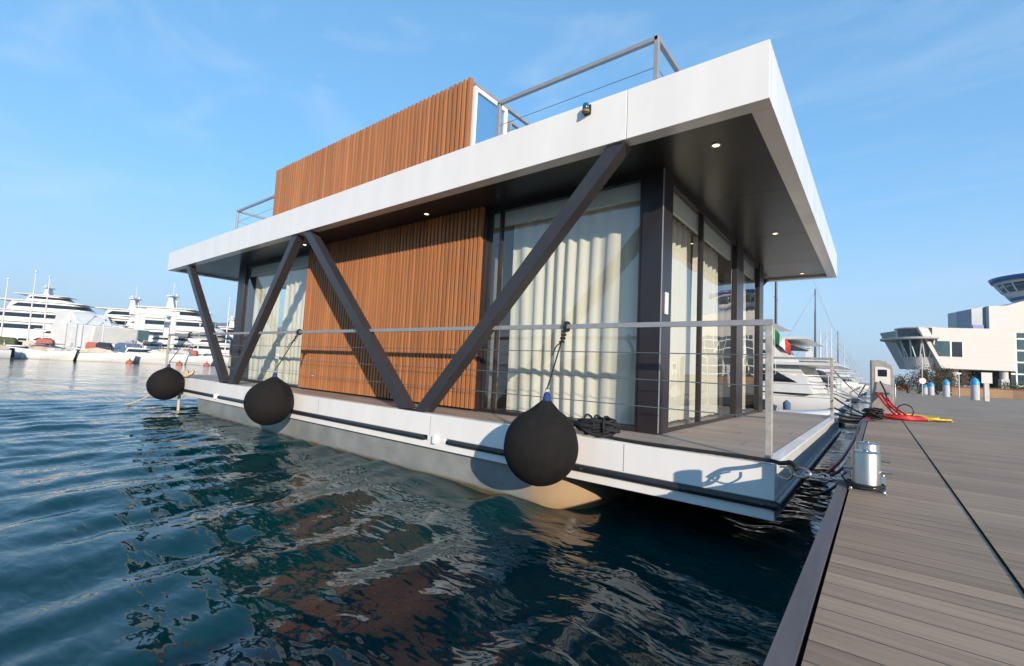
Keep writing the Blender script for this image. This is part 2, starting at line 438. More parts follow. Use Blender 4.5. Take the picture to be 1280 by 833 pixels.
class MB:
    def __init__(s):
        s.v, s.f, s.sm = [], [], []

    def add(s, vs, fs, smooth=False):
        k = len(s.v)
        s.v += [tuple(v) for v in vs]
        for f in fs:
            s.f.append([k + i for i in f])
            s.sm.append(smooth)

    def box(s, x0, x1, y0, y1, z0, z1):
        if x0 > x1: x0, x1 = x1, x0
        if y0 > y1: y0, y1 = y1, y0
        if z0 > z1: z0, z1 = z1, z0
        s.add([(x0, y0, z0), (x1, y0, z0), (x1, y1, z0), (x0, y1, z0), (x0, y0, z1), (x1, y0, z1), (x1, y1, z1), (x0, y1, z1)],
              [(0, 3, 2, 1), (4, 5, 6, 7), (0, 1, 5, 4), (1, 2, 6, 5), (2, 3, 7, 6), (3, 0, 4, 7)])
        return s

    def bar(s, p, q, w, d, side=(0, 1, 0), ext=0.0):
        """rectangular bar from p to q: d along 'side', w across"""
        p, q = Vector(p), Vector(q)
        a = (q - p).normalized()
        p = p - a * ext
        q = q + a * ext
        sd = Vector(side)
        sd = (sd - a * sd.dot(a)).normalized()
        u = a.cross(sd).normalized()
        vs = []
        for c in (p, q):
            for i, j in ((-1, -1), (1, -1), (1, 1), (-1, 1)):
                vs.append(c + u * (i * w / 2) + sd * (j * d / 2))
        s.add(vs, [(0, 3, 2, 1), (4, 5, 6, 7), (0, 1, 5, 4), (1, 2, 6, 5), (2, 3, 7, 6), (3, 0, 4, 7)])
        return s

    def tube(s, pts, r, n=8, caps=True, closed=False):
        pts = [Vector(p) for p in pts]
        rs = r if isinstance(r, (list, tuple)) else [r] * len(pts)
        up = None
        vs = []
        L = len(pts)
        for i, p in enumerate(pts):
            if closed:
                t = (pts[(i + 1) % L] - pts[i - 1]).normalized()
            else:
                t = (pts[min(i + 1, L - 1)] - pts[max(i - 1, 0)]).normalized()
            if up is None:
                up = Vector((0, 0, 1)) if abs(t.z) < 0.9 else Vector((1, 0, 0))
            up = (up - t * up.dot(t))
            if up.length < 1e-6:
                up = Vector((1, 0, 0)) if abs(t.x) < .9 else Vector((0, 1, 0))
                up = up - t * up.dot(t)
            up.normalize()
            b = t.cross(up)
            for k in range(n):
                a = 2 * PI * k / n
                vs.append(p + (up * cos(a) + b * sin(a)) * rs[i])
        fs = []
        for i in range(L - (0 if closed else 1)):
            j = (i + 1) % L
            for k in range(n):
                fs.append((i * n + k, i * n + (k + 1) % n, j * n + (k + 1) % n, j * n + k))
        s.add(vs, fs, True)
        if caps and not closed:
            s.add(vs[:n], [tuple(range(n))[::-1]])
            s.add(vs[-n:], [tuple(range(n))])
        return s

    def lathe(s, prof, c=(0, 0, 0), n=24, squash=(1, 1), warp=None):
        """prof: (radius, z)"""
        vs, fs = [], []
        for r, z in prof:
            for k in range(n):
                a = 2 * PI * k / n
                rr = r
                if warp: rr *= warp(a, z)
                vs.append((c[0] + rr * cos(a) * squash[0], c[1] + rr * sin(a) * squash[1], c[2] + z))
        for i in range(len(prof) - 1):
            for k in range(n):
                fs.append((i * n + k, i * n + (k + 1) % n, (i + 1) * n + (k + 1) % n, (i + 1) * n + k))
        s.add(vs, fs, True)
        m = len(prof) - 1
        s.add(vs[:n], [tuple(range(n))[::-1]])
        s.add(vs[m * n:], [tuple(range(n))])
        return s

    def prism(s, poly, a0, a1, axis='Y', taper=1.0):
        """polygon (2D) extruded along an axis; for Y: poly in XZ; X: poly in YZ; Z: poly in XY"""
        def P(u, v, w):
            return {'Y': (u, w, v), 'X': (w, u, v), 'Z': (u, v, w)}[axis]
        n = len(poly)
        vs = [P(u, v, a0) for u, v in poly] + [P(u, v, a1) for u, v in poly]
        fs = [tuple(range(n)), tuple(range(2 * n - 1, n - 1, -1))] + [((i + 1) % n, i, n + i, n + (i + 1) % n) for i in range(n)]
        s.add(vs, fs)
        return s

    def quad(s, a, b, c, d):
        s.add([a, b, c, d], [(0, 1, 2, 3)])
        return s

    def build(s, name, m, parent=None, bevel=0.0):
        me = bpy.data.meshes.new(name)
        off = ORI.get(parent.name if parent else '', None)
        vs = s.v
        if off is not None:
            vs = [(v[0] - off[0], v[1] - off[1], v[2] - off[2]) for v in s.v]
        me.from_pydata(vs, [], s.f)
        me.polygons.foreach_set('use_smooth', s.sm)
        me.validate()
        import bmesh
        bm = bmesh.new()
        bm.from_mesh(me)
        bmesh.ops.recalc_face_normals(bm, faces=bm.faces)
        bm.to_mesh(me)
        bm.free()
        me.materials.append(M[m] if isinstance(m, str) else m)
        o = bpy.data.objects.new(name, me)
        COL.objects.link(o)
        if parent:
            o.parent = parent
            if off is not None: ORI[o.name] = off
        if bevel:
            b = o.modifiers.new('bevel', 'BEVEL')
            b.width = bevel
            b.segments = 2
            b.limit_method = 'ANGLE'
        return o


def tag(o, label=None, cat=None, group=None, kind=None):
    if label: o['label'] = label
    if cat: o['category'] = cat
    if group: o['group'] = group
    if kind: o['kind'] = kind
    return o


def thing(name, label, cat, loc=(0, 0, 0), rz=0.0, group=None, world_coords=False):
    o = bpy.data.objects.new(name, None)
    o.empty_display_size = 0.2
    COL.objects.link(o)
    o.location = loc
    o.rotation_euler = (0, 0, rz)
    tag(o, label, cat, group)
    if world_coords: ORI[o.name] = tuple(loc)
    return o


def ray(px, py):
    d = Vector((px - 640, -(py - 416.5), -F_PX))
    return Matrix(CR) @ d


def far_at(px, dist, z=0.0):
    """ground point in the compass direction seen at picture column px on the horizon, at a ground distance"""
    hy = 425.35 + (px + 92) * 0.04818
    d = ray(px, hy)
    k = dist / math.hypot(d.x, d.y)
    return Vector((d.x * k, d.y * k, z))


def catenary(p, q, sag, n=14):
    p, q = Vector(p), Vector(q)
    return [p.lerp(q, t / n) - Vector((0, 0, sag * 4 * (t / n) * (1 - t / n))) for t in range(n + 1)]


def smooth_path(pts, n=6):
    pts = [Vector(p) for p in pts]
    out = []
    P = [pts[0]] + pts + [pts[-1]]
    for i in range(1, len(P) - 2):
        for k in range(n):
            t = k / n
            a, b, c, d = P[i - 1], P[i], P[i + 1], P[i + 2]
            out.append(0.5 * ((2 * b) + (c - a) * t + (2 * a - 5 * b + 4 * c - d) * t * t + (3 * b - a - 3 * c + d) * t ** 3))
    out.append(pts[-1])
    return out


# ------------------------------------------------------------------ water and terrain
WZ = -0.76


def axis_lines(a, b, step, lo, hi, grow=1.09):
    xs = list(np.arange(a, b + 1e-6, step))
    s, x = step, xs[-1]
    while x < hi:
        s *= grow
        x += s
        xs.append(min(x, hi))
    s, x = step, xs[0]
    pre = []
    while x > lo:
        s *= grow
        x -= s
        pre.append(max(x, lo))
    return np.array(pre[::-1] + xs)


def make_water():
    xs = axis_lines(-15.0, 0.6, 0.05, -7000, 7000, 1.085)
    ys = axis_lines(0.2, 9.0, 0.05, -7000, 9000, 1.085)
    X, Y = np.meshgrid(xs, ys)
    dx = np.gradient(xs)
    dy = np.gradient(ys)
    cell = np.maximum(*np.meshgrid(dx, dy))
    rng = np.random.RandomState(3)
    Z = np.zeros_like(X)
    base = rad(205)
    for i in range(46):
        lam = 0.28 * (1.085 ** i)
        th = base + rng.normal(0, 0.55)
        k = 2 * PI / lam
        amp = 0.0052 * lam ** 0.80 * (1.0 if lam < 0.9 else (0.9 / lam) ** 0.75)
        ph = rng.rand() * 2 * PI
        fade = np.clip(1.6 - cell / lam * 5, 0, 1)
        arg = k * (X * cos(th) + Y * sin(th)) + ph + 0.6 * np.sin(0.7 * X + i) + 0.5 * np.sin(0.9 * Y + 2 * i)
        Z += amp * fade * np.sin(arg)
    # calmer under and just in front of the overhang
    n, m = X.shape
    co = np.stack([X.ravel(), Y.ravel(), (Z + WZ).ravel()], 1).astype(np.float32)
    idx = np.arange(n * m).reshape(n, m)
    q = np.stack([idx[:-1, :-1], idx[:-1, 1:], idx[1:, 1:], idx[1:, :-1]], -1).reshape(-1, 4)
    me = bpy.data.meshes.new('sea_water')
    me.vertices.add(len(co))
    me.vertices.foreach_set('co', co.ravel())
    me.loops.add(q.size)
    me.loops.foreach_set('vertex_index', q.ravel().astype(np.int32))
    me.polygons.add(len(q))
    me.polygons.foreach_set('loop_start', np.arange(0, q.size, 4, dtype=np.int32))
    me.polygons.foreach_set('loop_total', np.full(len(q), 4, dtype=np.int32))
    me.polygons.foreach_set('use_smooth', np.ones(len(q), dtype=bool))
    me.update()
    me.validate()
    me.materials.append(M['water'])
    o = bpy.data.objects.new('sea_water', me)
    COL.objects.link(o)
    tag(o, 'rippled dark blue harbour water', kind='structure')


make_water()


def ridge(name, label, a0, a1, D, H, seed, n=160, depth=700):
    """a ridge of hills seen in compass directions a0..a1 (degrees clockwise from +Y)"""
    rng = np.random.RandomState(seed)
    ph = rng.rand(12) * 6.28
    mb = MB()
    rows = []
    for i in range(n + 1):
        t = i / n
        a = rad(a0 + (a1 - a0) * t)
        h = 0.55
        for k in range(9):
            h += (0.20 / (k + 1) ** 0.9) * sin((k + 1) * 2.6 * t * (a1 - a0) / 60 * 2 + ph[k])
        h = max(0.42, h) * H * min(1, t * 8, (1 - t) * 8)
        dr = Vector((sin(a), cos(a), 0))
        row = []
        for j, (fd, fh) in enumerate(((0, 0), (0.12, 0.18), (0.3, 0.45), (0.55, 0.78), (0.8, 0.95), (1.0, 1.0), (1.5, 0.7), (2.2, 0))):
            jit = 1 + 0.10 * sin(i * 0.9 + j * 2.1 + ph[1])
            p = dr * (D + depth * fd)
            row.append((p.x, p.y, WZ - 2 + h * fh * (jit if 0 < j < 5 else 1)))
        rows.append(row)
    m = len(rows[0])
    vs = [v for r in rows for v in r]
    fs = [(i * m + j, i * m + j + 1, (i + 1) * m + j + 1, (i + 1) * m + j) for i in range(n) for j in range(m - 1)]
    mb.add(vs, fs, True)
    tag(mb.build(name, 'hill'), label, kind='structure')


ridge('hills', 'low hazy blue hills beyond the marina', -140, -32, 2500, 265, 5)
ridge('hills', 'hazy coastal ridge seen in the window reflections', 100, 222, 900, 90, 9, depth=300)
ridge('far_shore', 'thin line of distant shore beyond the pier', -34, 20, 4500, 60, 11)

# ------------------------------------------------------------------ dock (structure)
DZ = 0.066                     # dock surface
DX0 = -0.179
K = 0.4955                    # dock items scaled about the camera by this, both size and distance
mb = MB()
mb.box(DX0 + 0.056, 160, -12, 900, DZ - 0.30, DZ)
tag(mb.build('dock', 'dock'), 'weathered grey brown plank dock', kind='structure')
mb = MB().box(DX0, DX0 + 0.046, -12, 420, DZ - 0.22, DZ + 0.004)
tag(mb.build('dock_edge', 'edge'), 'dark timber edge board of the dock', kind='structure')
mb = MB().box(DX0 + 0.12, 60, -11, 400, WZ - 0.8, DZ - 0.33)
tag(mb.build('dock_float', 'joint'), 'dark underside of the floating dock', kind='structure')
mb = MB().box(DX0 + 0.046, DX0 + 0.056, -12, 420, DZ - 0.25, DZ - 0.012)
tag(mb.build('dock_joint', 'joint'), 'dark gap behind the edge board', kind='structure')
mb = MB().box(0.312, 0.319, -12, 200, DZ, DZ + 0.003)
tag(mb.build('dock_joint', 'joint'), 'long dark joint running down the dock', kind='structure')

# long low building invented right of the frame, for reflections in the dock side glazing
b = thing('reflected_building', 'invented long low building out of view, reflected in the dock side glazing', 'building', (38, -2, DZ), 0)
mb = MB().box(-2, 8, -26, 17, 0, 3.7)
mb.build('wall', 'render', b)
mb = MB()
for i in range(9):
    mb.box(-2.03, -1.9, -24 + i * 4.4, -21 + i * 4.4, 0.9, 2.9)
mb.build('window', 'mid_glass', b)
MB().box(-2.25, 8.3, -26.3, 17.3, 3.7, 4.15).build('roof', 'render', b)

# ------------------------------------------------------------------ houseboat
FX, FL, FY, FB = -0.652, -15.42, 3.955, 11.74
Z1, Z2 = 2.853, 3.346
PX, PL, PB, PZB = -0.602, -15.30, 11.10, -0.408
HX, HL, HY, HB = -1.80, -12.80, 4.79, 10.40
CZ = 2.89                                   # soffit height
W = (-8.0, FY, 0.0)
hb = thing('houseboat', 'flat roofed floating house with cedar slats, dark V struts and a white platform', 'houseboat', W, 0, world_coords=True)


def hp(mbx, name, m, parent=None, bevel=0.0, label=None):
    o = mbx.build(name, m, parent or hb, bevel)
    if label: o['label'] = label
    return o


# pontoons with rounded ends
def pontoon(y0, y1):
    mbx = MB()
    pts = []
    r = 0.55
    xr, xl = -2.22, -12.85
    for cx, cy, a0 in ((xr - r, y0 + r, -90), (xr - r, y1 - r, 0), (xl + r, y1 - r, 90), (xl + r, y0 + r, 180)):
        for k in range(9):
            a = rad(a0 + k * 90 / 8)
            pts.append((cx + r * cos(a), cy + r * sin(a)))
    rings = []
    for z, ins in ((PZB + 0.004, 0), (-0.62, 0.0), (-0.80, 0.06), (-1.0, 0.20), (-1.15, 0.42)):
        cxm, cym = (xr + xl) / 2, (y0 + y1) / 2
        sx = 1 - ins / ((xr - xl) / 2)
        sy = 1 - ins * 0.5 / ((y1 - y0) / 2)
        rings.append([(cxm + (x - cxm) * sx, cym + (y - cym) * sy, z) for x, y in pts])
    n = len(pts)
    vs = [v for rg in rings for v in rg]
    fs = [(i * n + k, i * n + (k + 1) % n, (i + 1) * n + (k + 1) % n, (i + 1) * n + k) for i in range(len(rings) - 1) for k in range(n)]
    mbx.add(vs, fs, True)
    mbx.add(rings[0], [tuple(range(n))])
    mbx.add(rings[-1], [tuple(range(n))])
    return mbx


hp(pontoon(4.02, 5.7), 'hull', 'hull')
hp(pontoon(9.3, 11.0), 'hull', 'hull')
# platform band, with the channel the rub rail sits in
mb = MB()
zc0, zc1 = -0.325, -0.262
for (a, bb) in ((-0.002, zc1), (zc0, PZB)):
    z_hi, z_lo = a, bb
    mb.box(PL, PX, FY, FY + 0.10, z_lo, z_hi)
    mb.box(PX - 0.10, PX, FY + 0.103, PB - 0.103, z_lo, z_hi)
    mb.box(PL, PX, PB - 0.10, PB, z_lo, z_hi)
    mb.box(PL, PL + 0.10, FY + 0.103, PB - 0.103, z_lo, z_hi)
hp(mb, 'platform_band', 'white', bevel=0.006)
hp(MB().box(PL + 0.05, PX - 0.05, FY + 0.05, PB - 0.05, PZB + 0.03, -0.035), 'platform_core', 'rubber')
# cover seams on the band: thin dark joints
for x in (-1.795, -4.36, -7.0, -9.7, -12.4):
    hp(MB().box(x, x + 0.006, FY - 0.0015, FY + 0.01, zc1 + 0.01, -0.01), 'panel_seam', 'rail')
# rub rail: half-round rubber with end caps
for (x0, x1) in ((PX + 0.02, -4.02), (-4.45, -11.0), (-11.3, PL)):
    mbx = MB().tube([(x0, FY - 0.006, -0.293), (x1, FY - 0.006, -0.293)], 0.034, 10)
    hp(mbx, 'rub_rail', 'rubber')
hp(MB().tube([(PX + 0.01, FY - 0.03, -0.293), (PX + 0.01, PB - 0.15, -0.293)], 0.04, 10), 'rub_rail', 'rubber')
for x in (-4.24, -11.15):
    mbx = MB().box(x - 0.16, x + 0.16, FY - 0.002, FY + 0.06, -0.327, -0.26)
    mbx.box(x - 0.025, x + 0.025, FY - 0.05, FY - 0.002, -0.34, -0.24)
    hp(mbx, 'rail_bracket', 'white', bevel=0.008)
for x in (-1.25, -0.68, -2.2, -3.2):
    mbx = MB().lathe([(0.0, 0), (0.012, 0), (0.012, 0.006)], (x, FY - 0.042, -0.296), 8)
    hp(mbx, 'bolt', 'galv')
# deck surface
hp(MB().box(PL + 0.10, PX - 0.10, FY + 0.10, PB - 0.10, -0.034, 0.0), 'deck_floor', 'deck')
# thin trim on top of the band
mb = MB()
mb.box(PL, PX, FY + 0.004, FY + 0.10, 0.0, 0.006)
mb.box(PX - 0.10, PX - 0.004, FY + 0.10, PB - 0.10, 0.0, 0.006)
hp(mb, 'edge_trim', 'white')

# roof: fascia, return, soffit, top
T = 0.16
mb = MB()
mb.box(FL, -1.867, FY, FY + T, Z1, Z2)
mb.box(-1.861, FX, FY, FY + T, Z1, Z2)
mb.box(FX - T, FX, FY + T + 0.002, FB - T - 0.002, Z1, Z2)
mb.box(FL, FX, FB - T, FB, Z1, Z2)
mb.box(FL, FL + T, FY + T + 0.002, FB - T - 0.002, Z1, Z2)
hp(mb, 'fascia', 'white', bevel=0.004)
hp(MB().box(FL + T, FX - T, FY + T, FB - T, Z2 - 0.22, Z2 - 0.10), 'roof_deck', 'rib_grey')
# soffit as separate panels with fine joints
mb = MB()
ys = [FY + T, 6.1, 8.1, 10.1, FB - T]
xs = [FL + T, -12.4, -9.9, -7.4, -4.9, -2.5, FX - T]
for i in range(len(ys) - 1):
    for j in range(len(xs) - 1):
        mb.box(xs[j] + 0.003, xs[j + 1] - 0.003, ys[i] + 0.003, ys[i + 1] - 0.003, CZ, CZ + 0.03)
hp(mb, 'soffit', 'soffit')
hp(MB().box(FL + T, FX - T, FY + T, FB - T, CZ + 0.034, Z2 - 0.23), 'roof_core', 'joint')
# downlights
for (x, y) in ((-1.22, 4.60), (-1.22, 7.95), (-1.22, 11.2), (-5.35, 4.52), (-9.0, 4.52), (-14.0, 6.2), (-14.0, 9.3)):
    dl = hp(MB().lathe([(0.030, 0.004), (0.052, 0.0), (0.052, -0.006), (0.034, -0.009), (0.030, -0.004)], (x, y, CZ), 20), 'downlight', 'galv')
    hp(MB().lathe([(0.0, 0), (0.030, 0.0), (0.0, -0.002)], (x, y, CZ - 0.005), 14), 'lamp', 'lamp', dl)

# V struts, front and back
SW = 0.155
for y in (4.06, FB - 0.35):
    for (xt, xb) in ((-1.97, -4.62), (-7.90, -4.93), (-8.33, -10.62), (-13.95, -11.02)):
        mbx = MB().bar((xb, y, 0.004), (xt, y, Z1 - 0.002), SW, 0.15, (0, 1, 0), ext=0.05)
        # trim the bar ends level with deck and fascia
        vs = []
        for v in mbx.v:
            z = min(max(v[2], 0.008), Z1 - 0.003)
            dz = z - v[2]
            vs.append((v[0] + dz * (xt - xb) / (Z1), v[1], z))
        mbx.v = vs
        hp(mbx, 'strut', 'strut', bevel=0.004)
    for xm in (-4.775, -10.82):
        hp(MB().box(xm - 0.24, xm + 0.24, y - 0.085, y + 0.085, 0.0, 0.012), 'base_plate', 'strut')

# slat cladding
SLX0, SLX1 = -9.17, -4.38
mb = MB()
n = 58
for i in range(n):
    x = SLX0 + (SLX1 - SLX0 - 0.05) * i / (n - 1)
    mb.box(x, x + 0.050, HY - 0.085, HY - 0.02, 0.035, CZ - 0.006)
hp(mb, 'slat_cladding', 'slat', bevel=0.003)
hp(MB().box(SLX0 + 0.004, SLX1 - 0.004, HY - 0.019, HY + 0.05, 0.0, CZ), 'cladding_board', 'slat_back')
hp(MB().box(-4.325, -4.376, HY - 0.03, HY + 0.10, 0.0, CZ), 'corner_trim', 'frame')

# corner columns
for i, (x0, x1, y0, y1) in enumerate(((-2.035, HX, HY, 5.10), (HL, HL + 0.40, HY, HY + 0.30), (-2.03, HX, 10.02, HB), (HL, HL + 0.3, HB - 0.3, HB), (-2.0, HX + 0.001, 8.16, 8.62))):
    hp(MB().box(x0, x1, y0, y1, 0.0, CZ), 'column', 'frame', bevel=0.006)
# bright edge strip and small white switch on the near column
hp(MB().box(HX - 0.004, HX + 0.006, HY - 0.006, HY + 0.004, 0.02, CZ - 0.02), 'column_edge', 'rail')
hp(MB().box(HX, HX + 0.02, HY + 0.10, HY + 0.17, 1.28, 1.52), 'door_sensor', 'white', bevel=0.004)


def window(p, q, axis, z0=0.03, z1=2.80, mullions=(), fw=0.05, name='window'):
    """glazed opening between p and q along an axis: frame, mullions as pieces, one pane each"""
    out = 0.02
    if axis == 'X':
        y = HY + 0.045
        f = MB()
        f.box(p, q, y - 0.03, y + 0.03, 0.0, z0 + 0.02)
        f.box(p, q, y - 0.03, y + 0.03, z1, CZ)
        cuts = [p] + list(mullions) + [q]
        f.box(p, p + fw, y - 0.03, y + 0.03, z0 + 0.02, z1)
        f.box(q - fw, q, y - 0.03, y + 0.03, z0 + 0.02, z1)
        for c in mullions:
            f.box(c - fw / 2, c + fw / 2, y - 0.032, y + 0.028, z0 + 0.02, z1)
        fo = hp(f, name, 'frame')
        hp(MB().quad((p + fw, y, z0 + 0.02), (q - fw, y, z0 + 0.02), (q - fw, y, z1), (p + fw, y, z1)), 'pane', 'glass', fo)
    else:
        x = HX - 0.045
        f = MB()
        f.box(x - 0.03, x + 0.03, p, q, 0.0, z0 + 0.02)
        f.box(x - 0.03, x + 0.03, p, q, z1, CZ)
        f.box(x - 0.03, x + 0.03, p, p + fw, z0 + 0.02, z1)
        f.box(x - 0.03, x + 0.03, q - fw, q, z0 + 0.02, z1)
        for c in mullions:
            f.box(x - 0.028, x + 0.032, c - fw / 2, c + fw / 2, z0 + 0.02, z1)
        fo = hp(f, name, 'frame')
        hp(MB().quad((x, p + fw, z0 + 0.02), (x, q - fw, z0 + 0.02), (x, q - fw, z1), (x, p + fw, z1)), 'pane', 'glass', fo)
    return fo


window(-4.325, -2.035, 'X', mullions=(-4.10,), fw=0.035)
window(HL + 0.40, SLX0, 'X', fw=0.04)
window(5.10, 6.30, 'Y', fw=0.025)
window(6.30, 8.16, 'Y', fw=0.03)
window(8.62, 10.02, 'Y', fw=0.04)
# left end wall glass
f = hp(MB().box(HL + 0.02, HL + 0.08, HY + 0.3, HB - 0.3, 0.0, 0.06).box(HL + 0.02, HL + 0.08, HY + 0.3, HB - 0.3, 2.75, CZ).box(HL + 0.02, HL + 0.08, 7.5, 7.56, 0.06, 2.75), 'window', 'frame')
hp(MB().quad((HL + 0.05, HY + 0.3, 0.06), (HL + 0.05, HB - 0.3, 0.06), (HL + 0.05, HB - 0.3, 2.75), (HL + 0.05, HY + 0.3, 2.75)), 'pane', 'glass', f)

# interior: floor, ceiling, partition walls, back wall
hp(MB().box(HL + 0.12, HX - 0.10, HY + 0.10, HB - 0.10, 0.004, 0.02), 'interior_floor', 'interior_floor')
hp(MB().box(HL + 0.12, HX - 0.10, HY + 0.10, HB - 0.10, CZ - 0.06, CZ - 0.01), 'interior_ceiling', 'interior')
hp(MB().box(HL + 0.3, HX - 0.23, HB - 0.12, HB, 0.0, CZ), 'back_wall', 'interior')
hp(MB().box(-4.55, -4.42, HY + 0.06, 7.5, 0.02, CZ - 0.06), 'interior_wall', 'interior')
hp(MB().box(-9.15, -9.02, HY + 0.06, 8.8, 0.02, CZ - 0.06), 'interior_wall', 'interior')
for bx_ in ((-4.30, -2.06, HY + 0.10, HY + 0.14, 2.61, CZ - 0.06), (HX - 0.14, HX - 0.10, 5.12, 10.0, 2.58, CZ - 0.06), (-12.3, -9.2, HY + 0.10, HY + 0.14, 2.58, CZ - 0.06)):
    hp(MB().box(*bx_), 'pelmet', 'pelmet')
# a sofa and a lamp stand dimly seen inside
t = thing('sofa', 'dark sofa inside behind the left hand window', 'sofa', (-11.4, 7.6, 0.02))
MB().box(-0.9, 0.9, -0.4, 0.4, 0.12, 0.42).build('seat', 'interior', t, 0.04)
MB().box(-0.9, 0.9, 0.3, 0.52, 0.12, 0.82).build('backrest', 'interior', t, 0.04)
for x in (-0.98, 0.98):
    MB().box(x - 0.1, x + 0.1, -0.4, 0.5, 0.10, 0.60).build('armrest', 'interior', t, 0.04)
for x in (-0.8, 0.8):
    for y in (-0.3, 0.4):
        MB().box(x - 0.03, x + 0.03, y - 0.03, y + 0.03, 0.0, 0.12).build('leg', 'frame', t)


def curtain(a, b, fixed, axis, label, z0=0.05, z1=2.66, amp=0.033, lam=0.19, seed=0, tie=0):
    rng = random.Random(seed)
    n = int(abs(b - a) / 0.012)
    rows = 14
    vs = []
    ph = [rng.uniform(0, 6.28) for _ in range(5)]
    for j in range(rows + 1):
        tz = j / rows
        z = z0 + (z1 - z0) * tz
        for i in range(n + 1):
            u = a + (b - a) * i / n
            w = u + 0.06 * sin(u * 4.3 + ph[0]) + 0.018 * sin(tz * 3 + u * 2)
            s = sin(2 * PI * w / lam + ph[1] + 0.5 * sin(u * 3.1 + ph[2]))
            s = math.copysign(abs(s) ** 0.7, s)
            d = amp * (0.75 + 0.25 * sin(u * 4 + ph[3])) * s * (0.8 + 0.2 * (1 - tz)) + 0.015 * sin(u * 9 + tz * 2)
            if axis == 'X':
                vs.append((u + 0.02 * (1 - tz) * sin(u * 7 + ph[4]), fixed + d, z))
            else:
                vs.append((fixed + d, u, z))
    fs = [(j * (n + 1) + i, j * (n + 1) + i + 1, (j + 1) * (n + 1) + i + 1, (j + 1) * (n + 1) + i) for j in range(rows) for i in range(n)]
    mbx = MB()
    mbx.add(vs, fs, True)
    return tag(mbx.build('curtain', 'curtain'), label, 'curtain', 'cream curtains behind the houseboat windows')


curtain(-4.02, -2.08, 5.02, 'X', 'wide pleated cream curtain behind the large front window', seed=1)
curtain(5.16, 6.55, -2.06, 'Y', 'cream curtain just round the corner column on the dock side', seed=2, amp=0.045)
curtain(6.75, 8.05, -2.06, 'Y', 'cream curtain in the middle of the dock side glazing', seed=3, amp=0.045)
curtain(8.7, 9.9, -2.06, 'Y', 'cream curtain in the farthest dock side window', seed=4, amp=0.045)
curtain(-10.65, -9.22, 5.02, 'X', 'cream curtain beside the slats in the left front window', seed=5)
curtain(-12.3, -11.0, 5.02, 'X', 'cream curtain next to the left end column', seed=6)

# roof slat screen
SY = 4.60
mb = MB()
n = 62
for i in range(n):
    x = -10.66 + (5.98) * i / (n - 1)
    mb.box(x, x + 0.058, SY - 0.035, SY + 0.035, 3.14, 4.83 + 0.004 * random.uniform(-1, 1))
scr = hp(mb, 'slat_screen', 'slat', bevel=0.004)
hp(MB().box(-10.66, -4.66, SY + 0.037, SY + 0.06, 3.14, 4.78), 'screen_backing', 'slat_back', scr)
# glass wind screens running back from the slat screen
gx = -4.63
for (y0, y1, zt, fm) in ((4.66, 5.42, 4.74, 'white'), (5.50, 7.6, 4.60, 'rail')):
    fw = 0.06 if fm == 'white' else 0.035
    f = hp(MB().box(gx - 0.025, gx + 0.025, y0, y0 + fw, 3.14, zt).box(gx - 0.025, gx + 0.025, y1 - fw, y1, 3.14, zt)
           .box(gx - 0.025, gx + 0.025, y0 + fw, y1 - fw, zt - fw, zt).box(gx - 0.025, gx + 0.025, y0 + fw, y1 - fw, 3.14, 3.2), 'wind_screen', fm)
    hp(MB().box(gx - 0.004, gx + 0.004, y0 + fw, y1 - fw, 3.2, zt - fw), 'pane', 'pane', f)
hp(MB().box(gx - 0.03, gx + 0.03, 4.66, 7.6, 4.745, 4.79), 'screen_cap', 'rail')


def railing(name, posts, rails, cables, rm='rail', pm='rail_post', pw=0.05):
    r = hp(MB().bar(rails[0][0], rails[0][1], 0.05, 0.045, (0, 0, 1), 0), name, rm)
    for a, b_ in rails[1:]:
        hp(MB().bar(a, b_, 0.05, 0.045, (0, 0, 1), 0), 'handrail', rm, r)
    for (x, y, z0, z1) in posts:
        hp(MB().box(x - pw / 2, x + pw / 2, y - pw / 2, y + pw / 2, z0, z1), 'post', pm, r, 0.004)
    for a, b_ in cables:
        hp(MB().tube([a, b_], 0.0045, 6), 'cable', 'cable', r)
    return r


RY = 4.10
CBL = (0.82, 0.575, 0.33)
railing('deck_railing', [(-0.665, RY, 0.0, 1.055), (-15.2, RY, 0.0, 1.055)], [((-0.64, RY, 1.078), (-15.22, RY, 1.078))],
        [((-0.665, RY, z), (-15.2, RY, z)) for z in CBL])
railing('deck_railing', [(-0.70, 10.95, 0.0, 1.10), (-3.6, 10.95, 0, 1.05), (-12.9, 10.95, 0, 1.05), (-15.2, 10.95, 0, 1.05)], [((-0.68, 10.95, 1.10), (-15.2, 10.95, 1.10))],
        [((-0.70, 10.95, z), (-15.2, 10.95, z)) for z in CBL])
railing('deck_railing', [(-15.2, 5.66, 0.0, 1.05), (-15.2, 9.2, 0.0, 1.05)], [((-15.2, RY + 0.03, 1.078), (-15.2, 5.68, 1.078)), ((-15.2, 9.2, 1.078), (-15.2, 10.9, 1.078))],
        [((-15.2, RY, z), (-15.2, 5.66, z)) for z in CBL])
TZ = 4.25
railing('roof_railing', [(-1.84, SY, 3.14, TZ + 0.03), (-4.06, SY, 3.14, TZ + 0.0)], [((-1.83, SY, TZ), (-4.08, SY, TZ)), ((-1.84, SY + 0.03, TZ), (-1.84, 11.2, TZ))],
        [((-1.84, SY, TZ - 0.32), (-4.06, SY, TZ - 0.32)), ((-1.84, SY, TZ - 0.32), (-1.84, 11.2, TZ - 0.32)), ((-1.84, SY, TZ - 0.62), (-4.06, SY, TZ - 0.62))], pm='rail')
